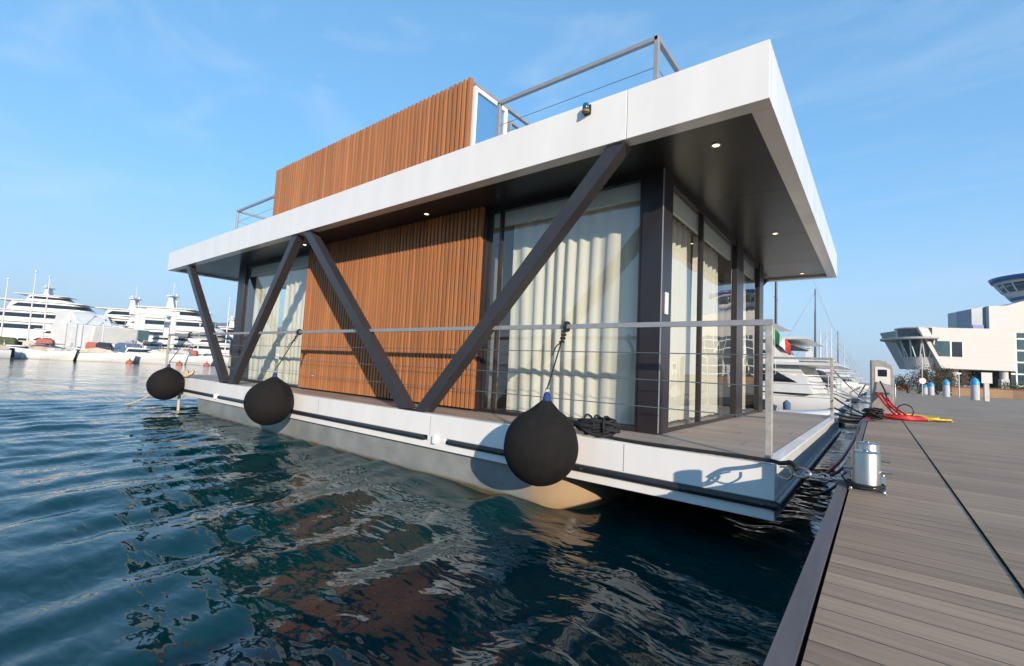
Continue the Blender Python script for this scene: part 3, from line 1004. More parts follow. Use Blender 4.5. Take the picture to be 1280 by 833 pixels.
railing('roof_railing', [(-12.70, SY, 3.14, TZ + 0.02)], [((-12.72, SY, TZ), (-10.66, SY, TZ)), ((-12.70, SY + 0.03, TZ), (-12.70, 11.2, TZ))],
        [((-12.70, SY, TZ - dz), (-10.66, SY, TZ - dz)) for dz in (0.28, 0.56)] + [((-12.70, SY, TZ - dz), (-12.70, 11.2, TZ - dz)) for dz in (0.28, 0.56)], pm='rail')
# small navigation light on the fascia
nl = hp(MB().box(-2.33, -2.25, FY - 0.02, FY - 0.001, 3.22, 3.32), 'navigation_light', 'rubber', bevel=0.006)
hp(MB().lathe([(0.0, -0.045), (0.034, -0.045), (0.034, 0.030), (0.026, 0.045), (0, 0.045)], (-2.29, FY - 0.045, 3.275), 16), 'lens', 'sensor', nl)
hp(MB().lathe([(0.0, -0.012), (0.037, -0.012), (0.037, 0.010), (0, 0.010)], (-2.29, FY - 0.045, 3.238), 16), 'light_base', 'teak', nl)


# ------------------------------------------------------------------ fenders
def fender(c, r, hook, label, seed, lean, peak=1.26):
    """c centre of the ball, hook the point on the handrail"""
    t = thing('fender', label, 'fender', c, 0, 'black covered fenders hanging from the deck rail')
    rng = random.Random(seed)
    ph = [rng.uniform(0, 6.28) for _ in range(8)]
    top = r * peak
    prof = []
    for k in range(0, 33):
        a = -PI / 2 + k / 32 * PI * 0.865
        prof.append((r * cos(a) + 1e-4, r * 1.04 * sin(a)))
    rl, zl = prof[-1]
    for k in range(1, 7):
        u = k / 6
        prof.append((rl * (1 - u) ** 1.0 + 0.030 * u, zl + (top - zl) * u))

    def warp(a, z):
        u = max(0, min(1, (z / r + 0.1) / 1.3))
        f = 1 + 0.012 * sin(3 * a + ph[0] + z * 4) + 0.010 * sin(5 * a + ph[1] - 7 * z)
        f += 0.030 * u * u * sin(11 * a + ph[2] + 2 * z) + 0.02 * u * sin(7 * a + ph[3])
        f += 0.006 * sin(26 * z + 3 * sin(2 * a + ph[4])) * max(0, cos(a - 4.2))
        return f
    mbx = MB().lathe(prof, (0, 0, 0), 72, warp=warp)
    # lean the neck towards the hook
    mbx.v = [(x + lean * max(0, z - r * 0.2) ** 1.3, y, z) for x, y, z in mbx.v]
    o = mbx.build('cover', 'cover', t)
    nx = lean * (top - r * 0.2) ** 1.3
    MB().lathe([(0.06, -0.13), (0.075, -0.10), (0.042, -0.02), (0.03, 0.05), (0.015, 0.07)], (nx, 0, top), 12).build('neck', 'blue_cloth', t)
    h = Vector(hook) - Vector(c)
    e = Vector((nx, 0, top + 0.07))
    mbx = MB()
    ring = [e + Vector((0.022 * sin(a), 0.004, 0.028 * cos(a) + 0.01)) for a in [k * 2 * PI / 12 for k in range(12)]]
    mbx.tube(ring, 0.006, 6, closed=True)
    mbx.tube([e + Vector((0.02, 0, 0.02)), e + Vector((0.05, -0.01, 0.05)), e + Vector((0.055, -0.01, 0.085))], 0.005, 6)
    mbx.build('shackle', 'galv', t)
    d = (h - e)
    L = d.length
    mbx = MB()
    mbx.tube([e + Vector((0, 0, 0.03)), h], 0.008, 8)
    # wound hitches below the rail and the loop over it
    dn = d.normalized()
    for k in range(4):
        cc = h - dn * (0.07 + 0.045 * k)
        pts = [cc + Vector((0.022 * cos(a), 0.020 * sin(a), 0.006 * sin(a * 2 + k))) for a in [j * 2 * PI / 10 for j in range(10)]]
        mbx.tube(pts, 0.0085, 6, closed=True)
    pts = [h + Vector((0.004 * sin(a * 3), 0.040 * cos(a), 0.045 * sin(a))) for a in [j * 2 * PI / 12 for j in range(12)]]
    mbx.tube(pts, 0.014, 6, closed=True)
    pts = [h + Vector((0.02 + 0.004 * sin(a * 3), 0.040 * cos(a), 0.045 * sin(a))) for a in [j * 2 * PI / 12 for j in range(12)]]
    mbx.tube(pts, 0.012, 6, closed=True)
    mbx.tube(smooth_path([h - dn * 0.22, h - dn * 0.27 + Vector((-0.035, -0.02, 0)), h - dn * 0.37 + Vector((-0.05, -0.02, -0.01))]), 0.007, 6)
    mbx.build('rope', 'black_rope', t)
    return t


fender((-2.455, 3.60, -0.085), 0.343, (-2.523, 4.075, 1.075), 'nearest and largest black ball fender, hanging below the wide curtained window', 1, 0.18)
fender((-7.88, 3.585, -0.13), 0.365, (-8.05, 4.075, 1.075), 'middle black ball fender, hanging in front of the slatted wall left edge', 2, 0.45, 1.17)
fender((-13.25, 3.60, -0.155), 0.36, (-13.5, 4.075, 1.075), 'farthest black ball fender at the left end of the platform', 3, 0.35, 1.15)


def braid(path, r, m='black_rope', strands=3, pitch=0.06, mbx=None):
    pts = [Vector(p) for p in path]
    # resample
    L = [0]
    for i in range(1, len(pts)):
        L.append(L[-1] + (pts[i] - pts[i - 1]).length)
    n = max(8, int(L[-1] / (pitch / 6)))
    mbx = mbx or MB()
    res = []
    j = 0
    for k in range(n + 1):
        s = L[-1] * k / n
        while j < len(L) - 2 and L[j + 1] < s: j += 1
        t = (s - L[j]) / max(1e-6, L[j + 1] - L[j])
        res.append((pts[j].lerp(pts[j + 1], t), s, (pts[j + 1] - pts[j]).normalized()))
    for q in range(strands):
        out = []
        for p, s, tg in res:
            up = Vector((0, 0, 1))
            if abs(tg.z) > .9: up = Vector((1, 0, 0))
            a = tg.cross(up).normalized()
            b_ = tg.cross(a).normalized()
            an = 2 * PI * (s / pitch + q / strands)
            out.append(p + a * (cos(an) * r * 0.5) + b_ * (sin(an) * r * 0.5))
        mbx.tube(out, r * 0.62, 6)
    return mbx


# bundle of black rope lying on the deck edge beside the near fender
mb = MB()
rng = random.Random(4)
cx, cy = -2.10, 4.02
for k in range(15):
    zz = 0.035 + 0.011 * k
    w = 0.235 * (1 - 0.018 * abs(k - 6) ** 1.3)
    tw = rad(14 + rng.uniform(-9, 9))
    pts = []
    for j in range(16):
        a = j * 2 * PI / 16
        x = w * cos(a) * (1 if abs(cos(a)) < .8 else 0.92) + rng.uniform(-.006, .006)
        y = 0.085 * sin(a) + rng.uniform(-.004, .004)
        z = zz + 0.05 * cos(a) * (k - 7) / 7 * (1 if x < 0 else -0.6) + 0.02 * sin(a * 2 + k)
        pts.append((cx + x * cos(tw) - y * sin(tw), cy + x * sin(tw) + y * cos(tw), max(0.02, z)))
    mb.tube(pts, 0.0135, 6, closed=True)
for k in range(3):
    x = cx - 0.10 + 0.10 * k
    pts = [(x + 0.012 * cos(a * 2), cy + 0.095 * cos(a), 0.115 + 0.095 * sin(a)) for a in [j * 2 * PI / 14 for j in range(14)]]
    mb.tube(pts, 0.010, 6, closed=True)
tag(mb.build('rope_bundle', 'black_rope'), 'coiled bundle of black rope lying on the deck edge beside the near fender', 'rope')

# mooring rope from the bundle along the band edge to the chain
path = smooth_path([(-2.0, 3.985, 0.03), (-1.7, 3.96, 0.022), (-1.2, 3.95, 0.026), (-0.85, 3.945, 0.030), (-0.62, 3.93, 0.032), (-0.56, 3.86, 0.035), (-0.50, 3.74, 0.06), (-0.46, 3.62, 0.085), (-0.425, 3.55, 0.075), (-0.415, 3.52, 0.06)], 8)
tag(braid(path, 0.015).build('mooring_rope', 'black_rope'), 'black braided mooring rope running along the platform edge to the chain', 'rope')
t = thing('mooring_chain', 'short steel chain with shackles between the platform corner rope and the bollard', 'chain', (-0.42, 3.5, 0.05), world_coords=True)


def link(c, ax, ln, wd, r, roll):
    ax = Vector(ax).normalized()
    sd = ax.cross(Vector((0, 0, 1))).normalized()
    upv = ax.cross(sd).normalized()
    s2 = sd * cos(roll) + upv * sin(roll)
    pts = []
    for k in range(16):
        a = 2 * PI * k / 16
        pts.append(Vector(c) + ax * (cos(a) * ln / 2) + s2 * (sin(a) * wd / 2))
    return MB().tube(pts, r, 8, closed=True)


MBp = Vector((-0.44, 3.58, 0.055))
MBq = Vector((-0.125, 3.22, DZ + 0.03))
dirv = (MBq - MBp)
cuts = [0.0, 0.30, 0.52, 0.66, 0.78, 0.89, 1.0]
for k in range(6):
    f0, f1 = cuts[k], cuts[k + 1]
    c = MBp.lerp(MBq, (f0 + f1) / 2) - Vector((0, 0, 0.02 * 4 * f1 * (1 - f1)))
    ln = dirv.length * (f1 - f0) * 1.30
    link(c, dirv, ln, min(0.055, ln * 0.55), 0.0085 if k < 2 else 0.006, (1.35, 0.1, 1.5, 0.2, 1.4, 0.3)[k]).build('chain_link', 'galv', t)
for k in range(3):
    c = MBp.lerp(MBq, 0.80 + 0.08 * k) + Vector((0.0, 0.02 * k, -0.02))
    link(c, Vector((0.3, 1, -0.5)), 0.06, 0.035, 0.0055, 0.8 * k).build('shackle', 'galv', t)
pts = smooth_path([(-0.60, 3.80, -0.01), (-0.55, 3.76, -0.035), (-0.48, 3.66, -0.035), (-0.44, 3.58, 0.01), (-0.445, 3.56, 0.045), (-0.48, 3.62, 0.05), (-0.53, 3.70, 0.035)], 6)
MB().tube(pts, 0.0065, 8).build('hook', 'stainless', t)


# ------------------------------------------------------------------ dock bollard
t = thing('mooring_bollard', 'pair of short polished steel posts bolted to the dock edge', 'bollard', (-0.053, 3.18, DZ), 0)
t.scale = (K, K, K)
MB().box(-0.15, 0.17, -0.20, 1.06, 0.0, 0.016).build('base_plate', 'stainless', t, 0.004)
for (y, h, r) in ((-0.02, 0.405, 0.130), (0.86, 0.415, 0.125)):
    p = MB().lathe([(r + 0.02, 0.016), (r + 0.005, 0.035), (r, 0.05), (r, h - 0.015), (r - 0.006, h - 0.004), (r - 0.02, h), (0.0, h + 0.003)], (0.0, y, 0), 40).build('post', 'stainless', t)
    MB().tube([(-r - 0.07, y, h * 0.52), (r + 0.09, y, h * 0.52)], 0.017, 10).build('cross_pin', 'stainless', p)
    MB().lathe([(0.026, -0.012), (0.026, 0.012), (0.0, 0.012)], (0.0, y, h + 0.006), 12).build('cap', 'stainless', p)
for x in (-0.13, 0.15):
    for y in (-0.15, 1.02):
        MB().lathe([(0.016, 0.016), (0.016, 0.03), (0, 0.032)], (x, y, 0), 6).build('bolt', 'galv', t)

# dark shackle line wrapped round the bollard foot
mb = MB()
for k in range(2):
    pts = [(-0.055 + 0.080 * cos(a), 3.17 + 0.082 * sin(a), DZ + 0.018 + 0.014 * k) for a in [j * 2 * PI / 18 for j in range(18)]]
    mb.tube(pts, 0.006, 6, closed=True)
mb.tube([(-0.135, 3.17, DZ + 0.02), (-0.16, 3.2, DZ + 0.05), (-0.14, 3.16, DZ + 0.075)], 0.005, 6)
tag(mb.build('rope_loop', 'black_rope'), 'dark rope wrapped round the foot of the steel posts', 'rope')

# ------------------------------------------------------------------ pedestal, hoses, cables
PXc, PYc = 0.12, 22.4            # position before the scaling about the camera by K


def on_dock(o):  # shrinks position and size about the camera, lands on the dock surface
    o.location = (o.location[0] * K, o.location[1] * K, DZ)
    o.scale = (K, K, K)
    return o


t = thing('service_pedestal', 'tall grey power and water pedestal standing on the dock edge', 'pedestal', (PXc, PYc, 0), rad(8))
on_dock(t)
t.scale = (K * 0.66, K * 0.8, K * 1.02)
prof = [(-0.50, 0.10), (0.50, 0.10), (0.53, 1.55), (0.47, 1.86), (0.20, 1.99), (-0.12, 2.04), (-0.50, 2.04)]
MB().prism(prof, -0.20, 0.20, 'Y').build('cabinet', 'skin', t, 0.02)
MB().box(-0.42, 0.42, -0.14, 0.14, 0.0, 0.11).build('plinth', 'rubber', t)
MB().prism([(-0.33, 1.25), (0.35, 1.15), (0.35, 1.72), (0.05, 1.80), (-0.33, 1.80)], -0.215, -0.20, 'Y').build('door', 'white_gel', t)
MB().box(-0.2, 0.2, -0.23, -0.217, 1.45, 1.7).build('meter_window', 'dark_glass', t)
for k, x in enumerate((-0.25, 0.0, 0.25)):
    MB().lathe([(0.0, 0), (0.075, 0), (0.07, 0.05), (0, 0.06)], (x, -0.25, 0.82), 14).build('socket', 'canvas_blue', t)
MB().tube([(0.53, -0.02, 0.3), (0.60, -0.02, 0.3), (0.60, -0.02, 1.2), (0.53, -0.02, 1.2)], 0.02, 8).build('hose_bracket', 'stainless', t)


def coil(c, r0, r1, turns, rr, m, name, label, cat='hose', squash=(1.0, 1.0), rz=0.0, seed=0, zamp=0.02, lift=0.03):
    rng = random.Random(seed)
    pts = []
    n = turns * 22
    for k in range(n + 1):
        a = 2 * PI * k / 22
        r = r0 + (r1 - r0) * (0.5 + 0.5 * sin(a * 0.37 + seed)) * (1 + 0.1 * sin(a * 1.7))
        x = r * cos(a) * squash[0] + 0.12 * sin(a * 0.31)
        y = r * sin(a) * squash[1]
        pts.append((c[0] + x * cos(rz) - y * sin(rz), c[1] + x * sin(rz) + y * cos(rz), c[2] + rr + lift * k / n * turns * 0.35 + zamp * abs(sin(a * 0.7))))
    return tag(on_dock(MB().tube(pts, rr, 7).build(name, m)), label, cat)


coil((0.62, 21.1, 0.0), 0.25, 0.72, 7, 0.035, 'red', 'hose', 'heap of red hose coiled on the dock in front of the pedestal', squash=(1.0, 1.0), seed=1)
coil((1.25, 21.9, 0.0), 0.3, 0.85, 6, 0.03, 'yellow', 'hose', 'yellow hose coiled on the dock beside the red hose', squash=(0.9, 1.2), seed=2)
mb = MB()
for k in range(3):
    mb.tube(smooth_path([(PXc - 0.15 + 0.12 * k, PYc - 0.3, 0.0 + 0.85), (PXc + 0.1 + 0.1 * k, PYc - 0.8, 0.0 + 0.45), (PXc + 0.4 + 0.15 * k, PYc - 1.4, 0.0 + 0.12), (PXc + 0.8, PYc - 1.4 + 0.2 * k, 0.0 + 0.05)], 8), 0.035, 7)
tag(on_dock(mb.build('hose', 'red')), 'red hoses sloping from the pedestal sockets to the dock', 'hose')
pts = smooth_path([(PXc - 0.05, PYc - 0.28, 0.0 + 1.3), (PXc + 0.1, PYc - 0.45, 0.0 + 0.9), (PXc + 0.2, PYc - 0.8, 0.0 + 0.35), (PXc + 0.5, PYc - 1.3, 0.0 + 0.06), (PXc + 1.2, PYc - 1.0, 0.0 + 0.05)], 8)
tag(on_dock(MB().tube(pts, 0.03, 7).build('power_cable', 'rubber')), 'black power cable hanging down the front of the pedestal', 'cable')
# black cable loop standing up by the pedestal
pts = [(PXc + 0.62 + 0.22 * cos(a), PYc - 1.2, 0.0 + 0.30 + 0.22 * sin(a)) for a in [k * 2 * PI / 20 for k in range(20)]]
tag(on_dock(MB().tube(pts, 0.02, 6, closed=True).build('power_cable', 'rubber')), 'upright loop of black cable among the hoses', 'cable')

# red and dark cables that hang in the gap between the dock and the platform
for dx, lab in ((0.0, 'dark red shore cable slung along the dock edge to the platform'), (0.035, 'second dark red shore cable, right beside the first')):
    pth = smooth_path([(-0.02 + dx, 10.4, DZ + 0.03), (-0.14 + dx, 9.6, DZ + 0.03), (-0.205 + dx * .3, 8.6, DZ + 0.0), (-0.225 + dx * .5, 7.2, -0.02), (-0.24 + dx, 6.0, -0.04 - dx), (-0.30 + dx, 5.3, -0.12 - dx), (-0.42 + dx, 5.25, -0.24), (-0.56, 5.6 + dx, -0.30), (-0.62, 6.0, -0.34)], 8)
    tag(MB().tube(pth, 0.014, 7).build('power_cable', 'dark_red'), lab, 'cable')
pth = smooth_path([(-0.03, 9.3, DZ + 0.02), (-0.17, 8.6, DZ + 0.01), (-0.21, 7.0, -0.10), (-0.24, 5.8, -0.20), (-0.30, 5.0, -0.27), (-0.45, 4.8, -0.34), (-0.60, 5.0, -0.36)], 8)
tag(MB().tube(pth, 0.013, 7).build('power_cable', 'rubber'), 'dark cable sagging low over the water between dock and platform', 'cable')
# mooring lines of the houseboat's far corner
for k, (y0, z0) in enumerate(((11.0, 0.35), (10.9, 0.16), (11.0, 0.06), (10.7, 0.0))):
    ln = braid(catenary((-0.66, y0, z0), (-0.08 + 0.02 * k, 9.6 + 0.25 * k, DZ + 0.04), 0.03 + 0.02 * k, 10), 0.014, pitch=0.08)
    tag(ln.build('mooring_rope', 'black_rope'), ('topmost', 'second', 'third', 'lowest')[k] + ' of the black mooring lines between the far platform corner and the dock', 'rope')
ln = MB().tube(catenary((-0.68, 11.0, 0.9), (-0.02, 12.6, DZ + 0.05), 0.05, 10), 0.01, 6)
tag(ln.build('mooring_rope', 'grey_rope'), 'grey line from the top of the far corner post to the dock', 'rope')
mb = MB()
rng = random.Random(8)
for k in range(7):
    pts = []
    for j in range(22):
        a = j * 2 * PI / 21
        pts.append((-0.06 + rng.uniform(-.04, .04) + 0.13 * cos(a) * rng.uniform(.6, 1.1), 9.9 + 0.26 * sin(a) * rng.uniform(.6, 1.2), DZ + 0.02 + 0.024 * k + rng.uniform(-.012, .012)))
    mb.tube(smooth_path(pts, 3), 0.011, 6)
tag(mb.build('rope_heap', 'black_rope'), 'tangled heap of black rope on the dock edge below the pedestal', 'rope')

# cream rope and knot on the left end of the platform, line into the water
mb = MB()
mb.tube([(-13.36, 3.925, 0.02), (-13.33, 3.92, -0.4), (-13.30, 3.92, -0.80)], 0.032, 8)
for k in range(7):
    pts = [(-13.28 + 0.05 * k * 0.9 + 0.09 * cos(a + k), 4.0 + 0.06 * sin(a), 0.06 + 0.05 * sin(a * 2 + k) + 0.012 * k) for a in [j * 2 * PI / 12 for j in range(12)]]
    mb.tube(pts, 0.026, 6, closed=True)
tag(mb.build('mooring_rope', 'cream_rope'), 'cream rope knotted on the platform edge and hanging straight into the water', 'rope')
tag(braid(catenary((-13.6, 3.5, -0.36), (-15.0, 3.25, -0.78), 0.05, 8), 0.02, pitch=0.1).build('mooring_rope', 'cream_rope'),
    'pale rope end trailing into the water left of the farthest fender', 'rope')


# ------------------------------------------------------------------ boats
def loft_hull(L, B, H, bow_rise=0.35, flare=0.35, n=22, dz=0.5, stern=0.85):
    """hull with bow at +X, stern at x=0, waterline z=0"""
    secs = []
    for i in range(n + 1):
        t = i / n
        b_ = B / 2 * (stern + (1 - stern) * min(1, t * 3)) * max(0.015, (1 - max(0, (t - 0.45) / 0.55) ** 2.2)) ** 0.8
        bw = B / 2 * (stern + (1 - stern) * min(1, t * 3)) * max(0.006, (1 - max(0, (t - 0.30) / 0.62) ** 1.9 if t < 0.92 else 0.006)) * 0.88
        bw = min(bw, b_)
        zt = H * (1 + bow_rise * t * t)
        x = L * t
        xo = 0.06 * L * (t ** 6)
        secs.append([(x - 2 * xo, 0.0, -dz * (1 - t ** 4)), (x - xo * 1.6, bw * 0.8, -0.1), (x - xo * 1.2, bw, H * 0.12), (x - xo * 0.6, bw + (b_ - bw) * 0.45, zt * 0.5), (x, b_, zt), (x, b_ * 0.97, zt + 0.03 * H), (x, 0.0, zt + 0.035 * H)])
    mb = MB()
    m = len(secs[0])
    for sgn in (1, -1):
        vs = [(p[0], p[1] * sgn, p[2]) for s in secs for p in s]
        fs = [(i * m + j, i * m + j + 1, (i + 1) * m + j + 1, (i + 1) * m + j) for i in range(n) for j in range(m - 1)]
        mb.add(vs, fs, True)
    st = [(p[0], p[1], p[2]) for p in secs[0]] + [(p[0], -p[1], p[2]) for p in secs[0][::-1]]
    mb.add(st, [tuple(range(len(st)))])
    return mb


def tier(x0, x1, z0, z1, hw, rf=0.8, rr=0.3, tr=0.93):
    """superstructure block: raked front (rf, metres of rake at +X) and rear, rounded in plan"""
    mb = MB()
    n = 10
    ring = []
    def plan(xa, xb, w):
        p = []
        for k in range(n + 1):
            a = -PI / 2 + PI * k / n
            p.append((xb - w * 1.1 + w * 1.1 * abs(cos(a)) ** 0.6 if True else xb, w * sin(a)))
        p = [(xa, -w)] + p + [(xa, w)]
        return p
    lo = plan(x0, x1, hw)
    hi = plan(x0 + rr, x1 - rf, hw * tr)
    m = len(lo)
    vs = [(x, y, z0) for x, y in lo] + [(x, y, z1) for x, y in hi]
    fs = [((i + 1) % m, i, m + i, m + (i + 1) % m) for i in range(m)]
    mb.add(vs, fs)
    mb.add(vs[m:], [tuple(range(m))])
    mb.add(vs[:m], [tuple(range(m))[::-1]])
    return mb


def band(x0, x1, z0, z1, hw, rf, rr, f0, f1):
    """dark glazing band: the tier's own form between height fractions f0..f1, standing 2 cm proud"""
    h = z1 - z0
    e = 0.012 * hw
    wa, wb = hw * (1 - 0.07 * f0) + e, hw * (1 - 0.07 * f1) + e
    return tier(x0 + rr * f0 + 0.03 * (x1 - x0), x1 - rf * f0 + e, z0 + h * f0, z0 + h * f1, wa, rf * (f1 - f0), rr * (f1 - f0) + 0.05 * (x1 - x0), wb / wa)


def dome(mb, c, r):
    mb.lathe([(r * 0.6, -0.6 * r), (r * 0.95, -0.3 * r), (r, 0.1 * r), (r * 0.85, 0.55 * r), (r * 0.5, 0.87 * r), (r * 0.02, r)], c, 14)


def motor_yacht(name, loc, heading, L, B, H, tiers, label, cat='yacht', group=None, mast=True, domes=2, hull_windows=True, z_shift=0.0, hull_m='white_gel'):
    """tiers: list of (x0 frac, x1 frac, height, half width frac, front rake)"""
    t = thing(name, label, cat, loc, heading, group)
    loft_hull(L, B, H).build('hull', hull_m, t)
    z = H * 1.06
    for (a, b_, h, w, rf) in tiers:
        x0, x1 = a * L, b_ * L
        hw = B / 2 * w
        o = tier(x0, x1, z, z + h, hw, rf, rf * 0.3).build('deckhouse', 'white_gel', t)
        band(x0, x1, z, z + h, hw, rf, rf * 0.3, 0.38, 0.78).build('window_band', 'dark_glass', t)
        # overhanging deck slab
        MB().prism([(x0 - 0.05 * L, z + h), (x1 - rf + 0.02 * L, z + h), (x1 - rf - 0.01 * L, z + h + 0.10 * h), (x0 - 0.04 * L, z + h + 0.10 * h)], -hw * 1.06, hw * 1.06, 'Y').build('deck_slab', 'white_gel', t)
        z += h * 1.10
    xm = (tiers[-1][0] * 0.6 + tiers[-1][1] * 0.4) * L
    if hull_windows:
        for sgn in (-1, 1):
            for k in range(4):
                x = L * (0.22 + 0.09 * k)
                y = sgn * B / 2 * 0.965
                MB().box(x, x + L * 0.05, min(y, y + sgn * 0.06), max(y, y + sgn * 0.06), H * 0.62, H * 0.74).build('hull_window', 'dark_glass', t)
    if mast:
        hm = tiers[-1][2] * 1.3
        mb = MB()
        mb.prism([(xm - 0.5 * hm, z), (xm + 0.1 * hm, z), (xm - 0.1 * hm, z + hm), (xm - 0.35 * hm, z + hm)], -0.12 * B, -0.07 * B, 'Y')
        mb.prism([(xm - 0.5 * hm, z), (xm + 0.1 * hm, z), (xm - 0.1 * hm, z + hm), (xm - 0.35 * hm, z + hm)], 0.07 * B, 0.12 * B, 'Y')
        mb.box(xm - 0.4 * hm, xm, -0.22 * B, 0.22 * B, z + hm, z + hm * 1.08)
        mo = mb.build('radar_mast', 'white_gel', t)
        MB().tube([(xm - .2 * hm, 0, z + hm), (xm - .2 * hm, 0, z + hm * 2.2)], 0.02 * hm, 6).build('antenna', 'white_gel', mo)
        for k in range(domes):
            mb = MB()
            dome(mb, (xm - 0.2 * hm, (-1) ** k * 0.18 * B, z + hm * 1.2), 0.13 * hm)
            mb.build('radar_dome', 'white_gel', mo)
    # bow rail
    mb = MB()
    for sgn in (-1, 1):
        pts = []
        for k in range(9):
            tt = 0.55 + 0.44 * k / 8
            b_ = B / 2 * max(0.02, (1 - max(0, (tt - 0.45) / 0.55) ** 2.2)) ** 0.8 * 0.93
            zt = H * (1 + 0.35 * tt * tt) * 1.03
            pts.append((L * tt * 0.995, sgn * b_, zt + 0.09 * H + 0.45))
            mb.tube([(L * tt * 0.995, sgn * b_, zt), pts[-1]], 0.018, 5)
        mb.tube(pts, 0.02, 5)
    mb.build('bow_rail', 'galv', t)
    return t


# --- far superyachts on the left, stern-to on the far quay
def lookdir(px):
    d = ray(px, 440)
    return math.atan2(d.y, d.x)


def place_yacht(px, dist, ang_off, **kw):
    p = far_at(px, dist, WZ)
    return dict(loc=p, heading=lookdir(px) + PI + ang_off, **kw)


mega = [(0.10, 0.78, 2.5, 0.94, 3.2), (0.16, 0.68, 2.3, 0.86, 3.0), (0.24, 0.58, 2.1, 0.74, 2.6), (0.30, 0.48, 1.4, 0.55, 1.6)]
k = place_yacht(-70, 150, rad(62))
motor_yacht('superyacht', k['loc'], k['heading'], 46, 9, 3.9, mega, 'tall white superyacht at the far left edge with four stepped decks and a radar mast', 'superyacht', 'superyachts moored along the far quay').scale = (0.92, 0.92, 0.92)
k = place_yacht(78, 158, rad(58))
motor_yacht('superyacht', k['loc'], k['heading'], 40, 8.5, 3.5, mega[:3], 'white superyacht with a long dark window strip moored behind the boxy white hull', 'superyacht', 'superyachts moored along the far quay')
k = place_yacht(128, 138, rad(60))
motor_yacht('superyacht', k['loc'], k['heading'], 36, 8, 3.4, mega[:3], 'white superyacht left of the boat hoist, dark radar ball on its roof', 'superyacht', 'superyachts moored along the far quay', domes=1)
k = place_yacht(196, 150, rad(60))
motor_yacht('superyacht', k['loc'], k['heading'], 32, 7, 3.0, mega[:2], 'low white yacht partly behind the boat hoist gantry', 'superyacht', 'superyachts moored along the far quay')
k = place_yacht(243, 150, rad(64))
motor_yacht('superyacht', k['loc'], k['heading'], 26, 6.4, 2.3, mega[:2], 'white yacht seen through the platform railing at left, right of the gantry', 'superyacht', 'superyachts moored along the far quay')
k = place_yacht(420, 170, rad(60))
motor_yacht('superyacht', k['loc'], k['heading'], 30, 7, 3.0, mega[:3], 'white yacht beyond the left end window of the floating house', 'superyacht', 'superyachts moored along the far quay')

for px, ds, hd, L_, lab in ((22, 112, 66, 17, 'small sleek white yacht low in front of the tall stepped superyacht'), (112, 108, 55, 16, 'small white yacht just right of the boxy white vessel'),
                            (158, 106, 70, 18, 'small white flybridge yacht left of the gantry hoist'), (228, 104, 62, 16, 'small white yacht between the hoist and the first strut'), (270, 106, 75, 15, 'small white yacht seen between the left V struts')):
    k = place_yacht(px, ds, rad(hd))
    motor_yacht('motor_yacht', k['loc'], k['heading'], L_, 4.6, 1.6, [(0.12, 0.72, 1.2, 0.9, 1.9), (0.2, 0.55, 1.0, 0.75, 1.4)], lab, 'yacht', 'smaller yachts along the far quay', domes=1)

# boxy white bow between the first two
k = place_yacht(82, 112, rad(25))
t = thing('barge', 'plain boxy white vessel with high flat sides among the yachts at left', 'boat', k['loc'], k['heading'])
MB().prism([(0, -0.5), (13, -0.5), (14, 4.9), (6, 5.3), (0, 4.8)], -3.2, 3.2, 'Y').build('hull', 'white_gel', t, 0.2)
MB().prism([(1.0, 4.9), (8, 5.2), (6, 7.2), (2, 7.5)], -2.6, 2.6, 'Y').build('deckhouse', 'white_gel', t, 0.2)
MB().box(14.0, 14.03, -1.5, 1.5, 1.0, 1.8).build('hull_window', 'dark_glass', t)

# travel hoist gantry
p = far_at(192, 100, WZ)
t = thing('boat_hoist', 'white and pale green gantry hoist standing on the far quay', 'boat hoist', p, lookdir(192) + PI / 2 + 0.15)
for x in (-1.9, 2.3):
    for y in (-2.6, 2.6):
        MB().box(x - 0.36, x + 0.36, y - 0.25, y + 0.25, 0.9, 7.8).build('leg', 'white_gel', t)
        for s in (-0.3, 0.3):
            MB().tube([(x + s * 2 - 0.3, y, 0.85), (x + s * 2 + 0.3, y, 0.85)], 0.45, 12).build('wheel', 'tyre', t)
for y in (-2.6, 2.6):
    MB().box(-2.6, 3.4, y - 0.35, y + 0.35, 7.4, 8.2).build('beam', 'white_gel', t)
MB().box(-2.4, -1.7, -2.3, 2.3, 7.3, 8.1).build('cross_beam', 'light_blue', t)
MB().box(1.4, 2.8, 2.9, 4.0, 3.0, 4.6).build('operator_cab', 'mid_glass', t)

# quay on the far side
mb = MB()
pts = [far_at(px, d, 0) for px, d in ((-420, 108), (-200, 84), (-60, 76), (100, 75), (200, 74), (330, 74), (500, 90), (640, 150))]
pts2 = [far_at(px, d + 26, 0) for px, d in ((-420, 138), (-200, 120), (-60, 112), (100, 108), (200, 106), (330, 106), (500, 122), (640, 185))]
for i in range(len(pts) - 1):
    a, b_, c, d = pts[i], pts[i + 1], pts2[i + 1], pts2[i]
    vs = [(p.x, p.y, z) for z in (-1.2, -0.32) for p in (a, b_, c, d)]
    mb.add(vs, [(0, 3, 2, 1), (4, 5, 6, 7), (0, 1, 5, 4), (1, 2, 6, 5), (2, 3, 7, 6), (3, 0, 4, 7)])
tag(mb.build('quay', 'rock'), 'low stone quay on the far side of the basin', kind='structure')


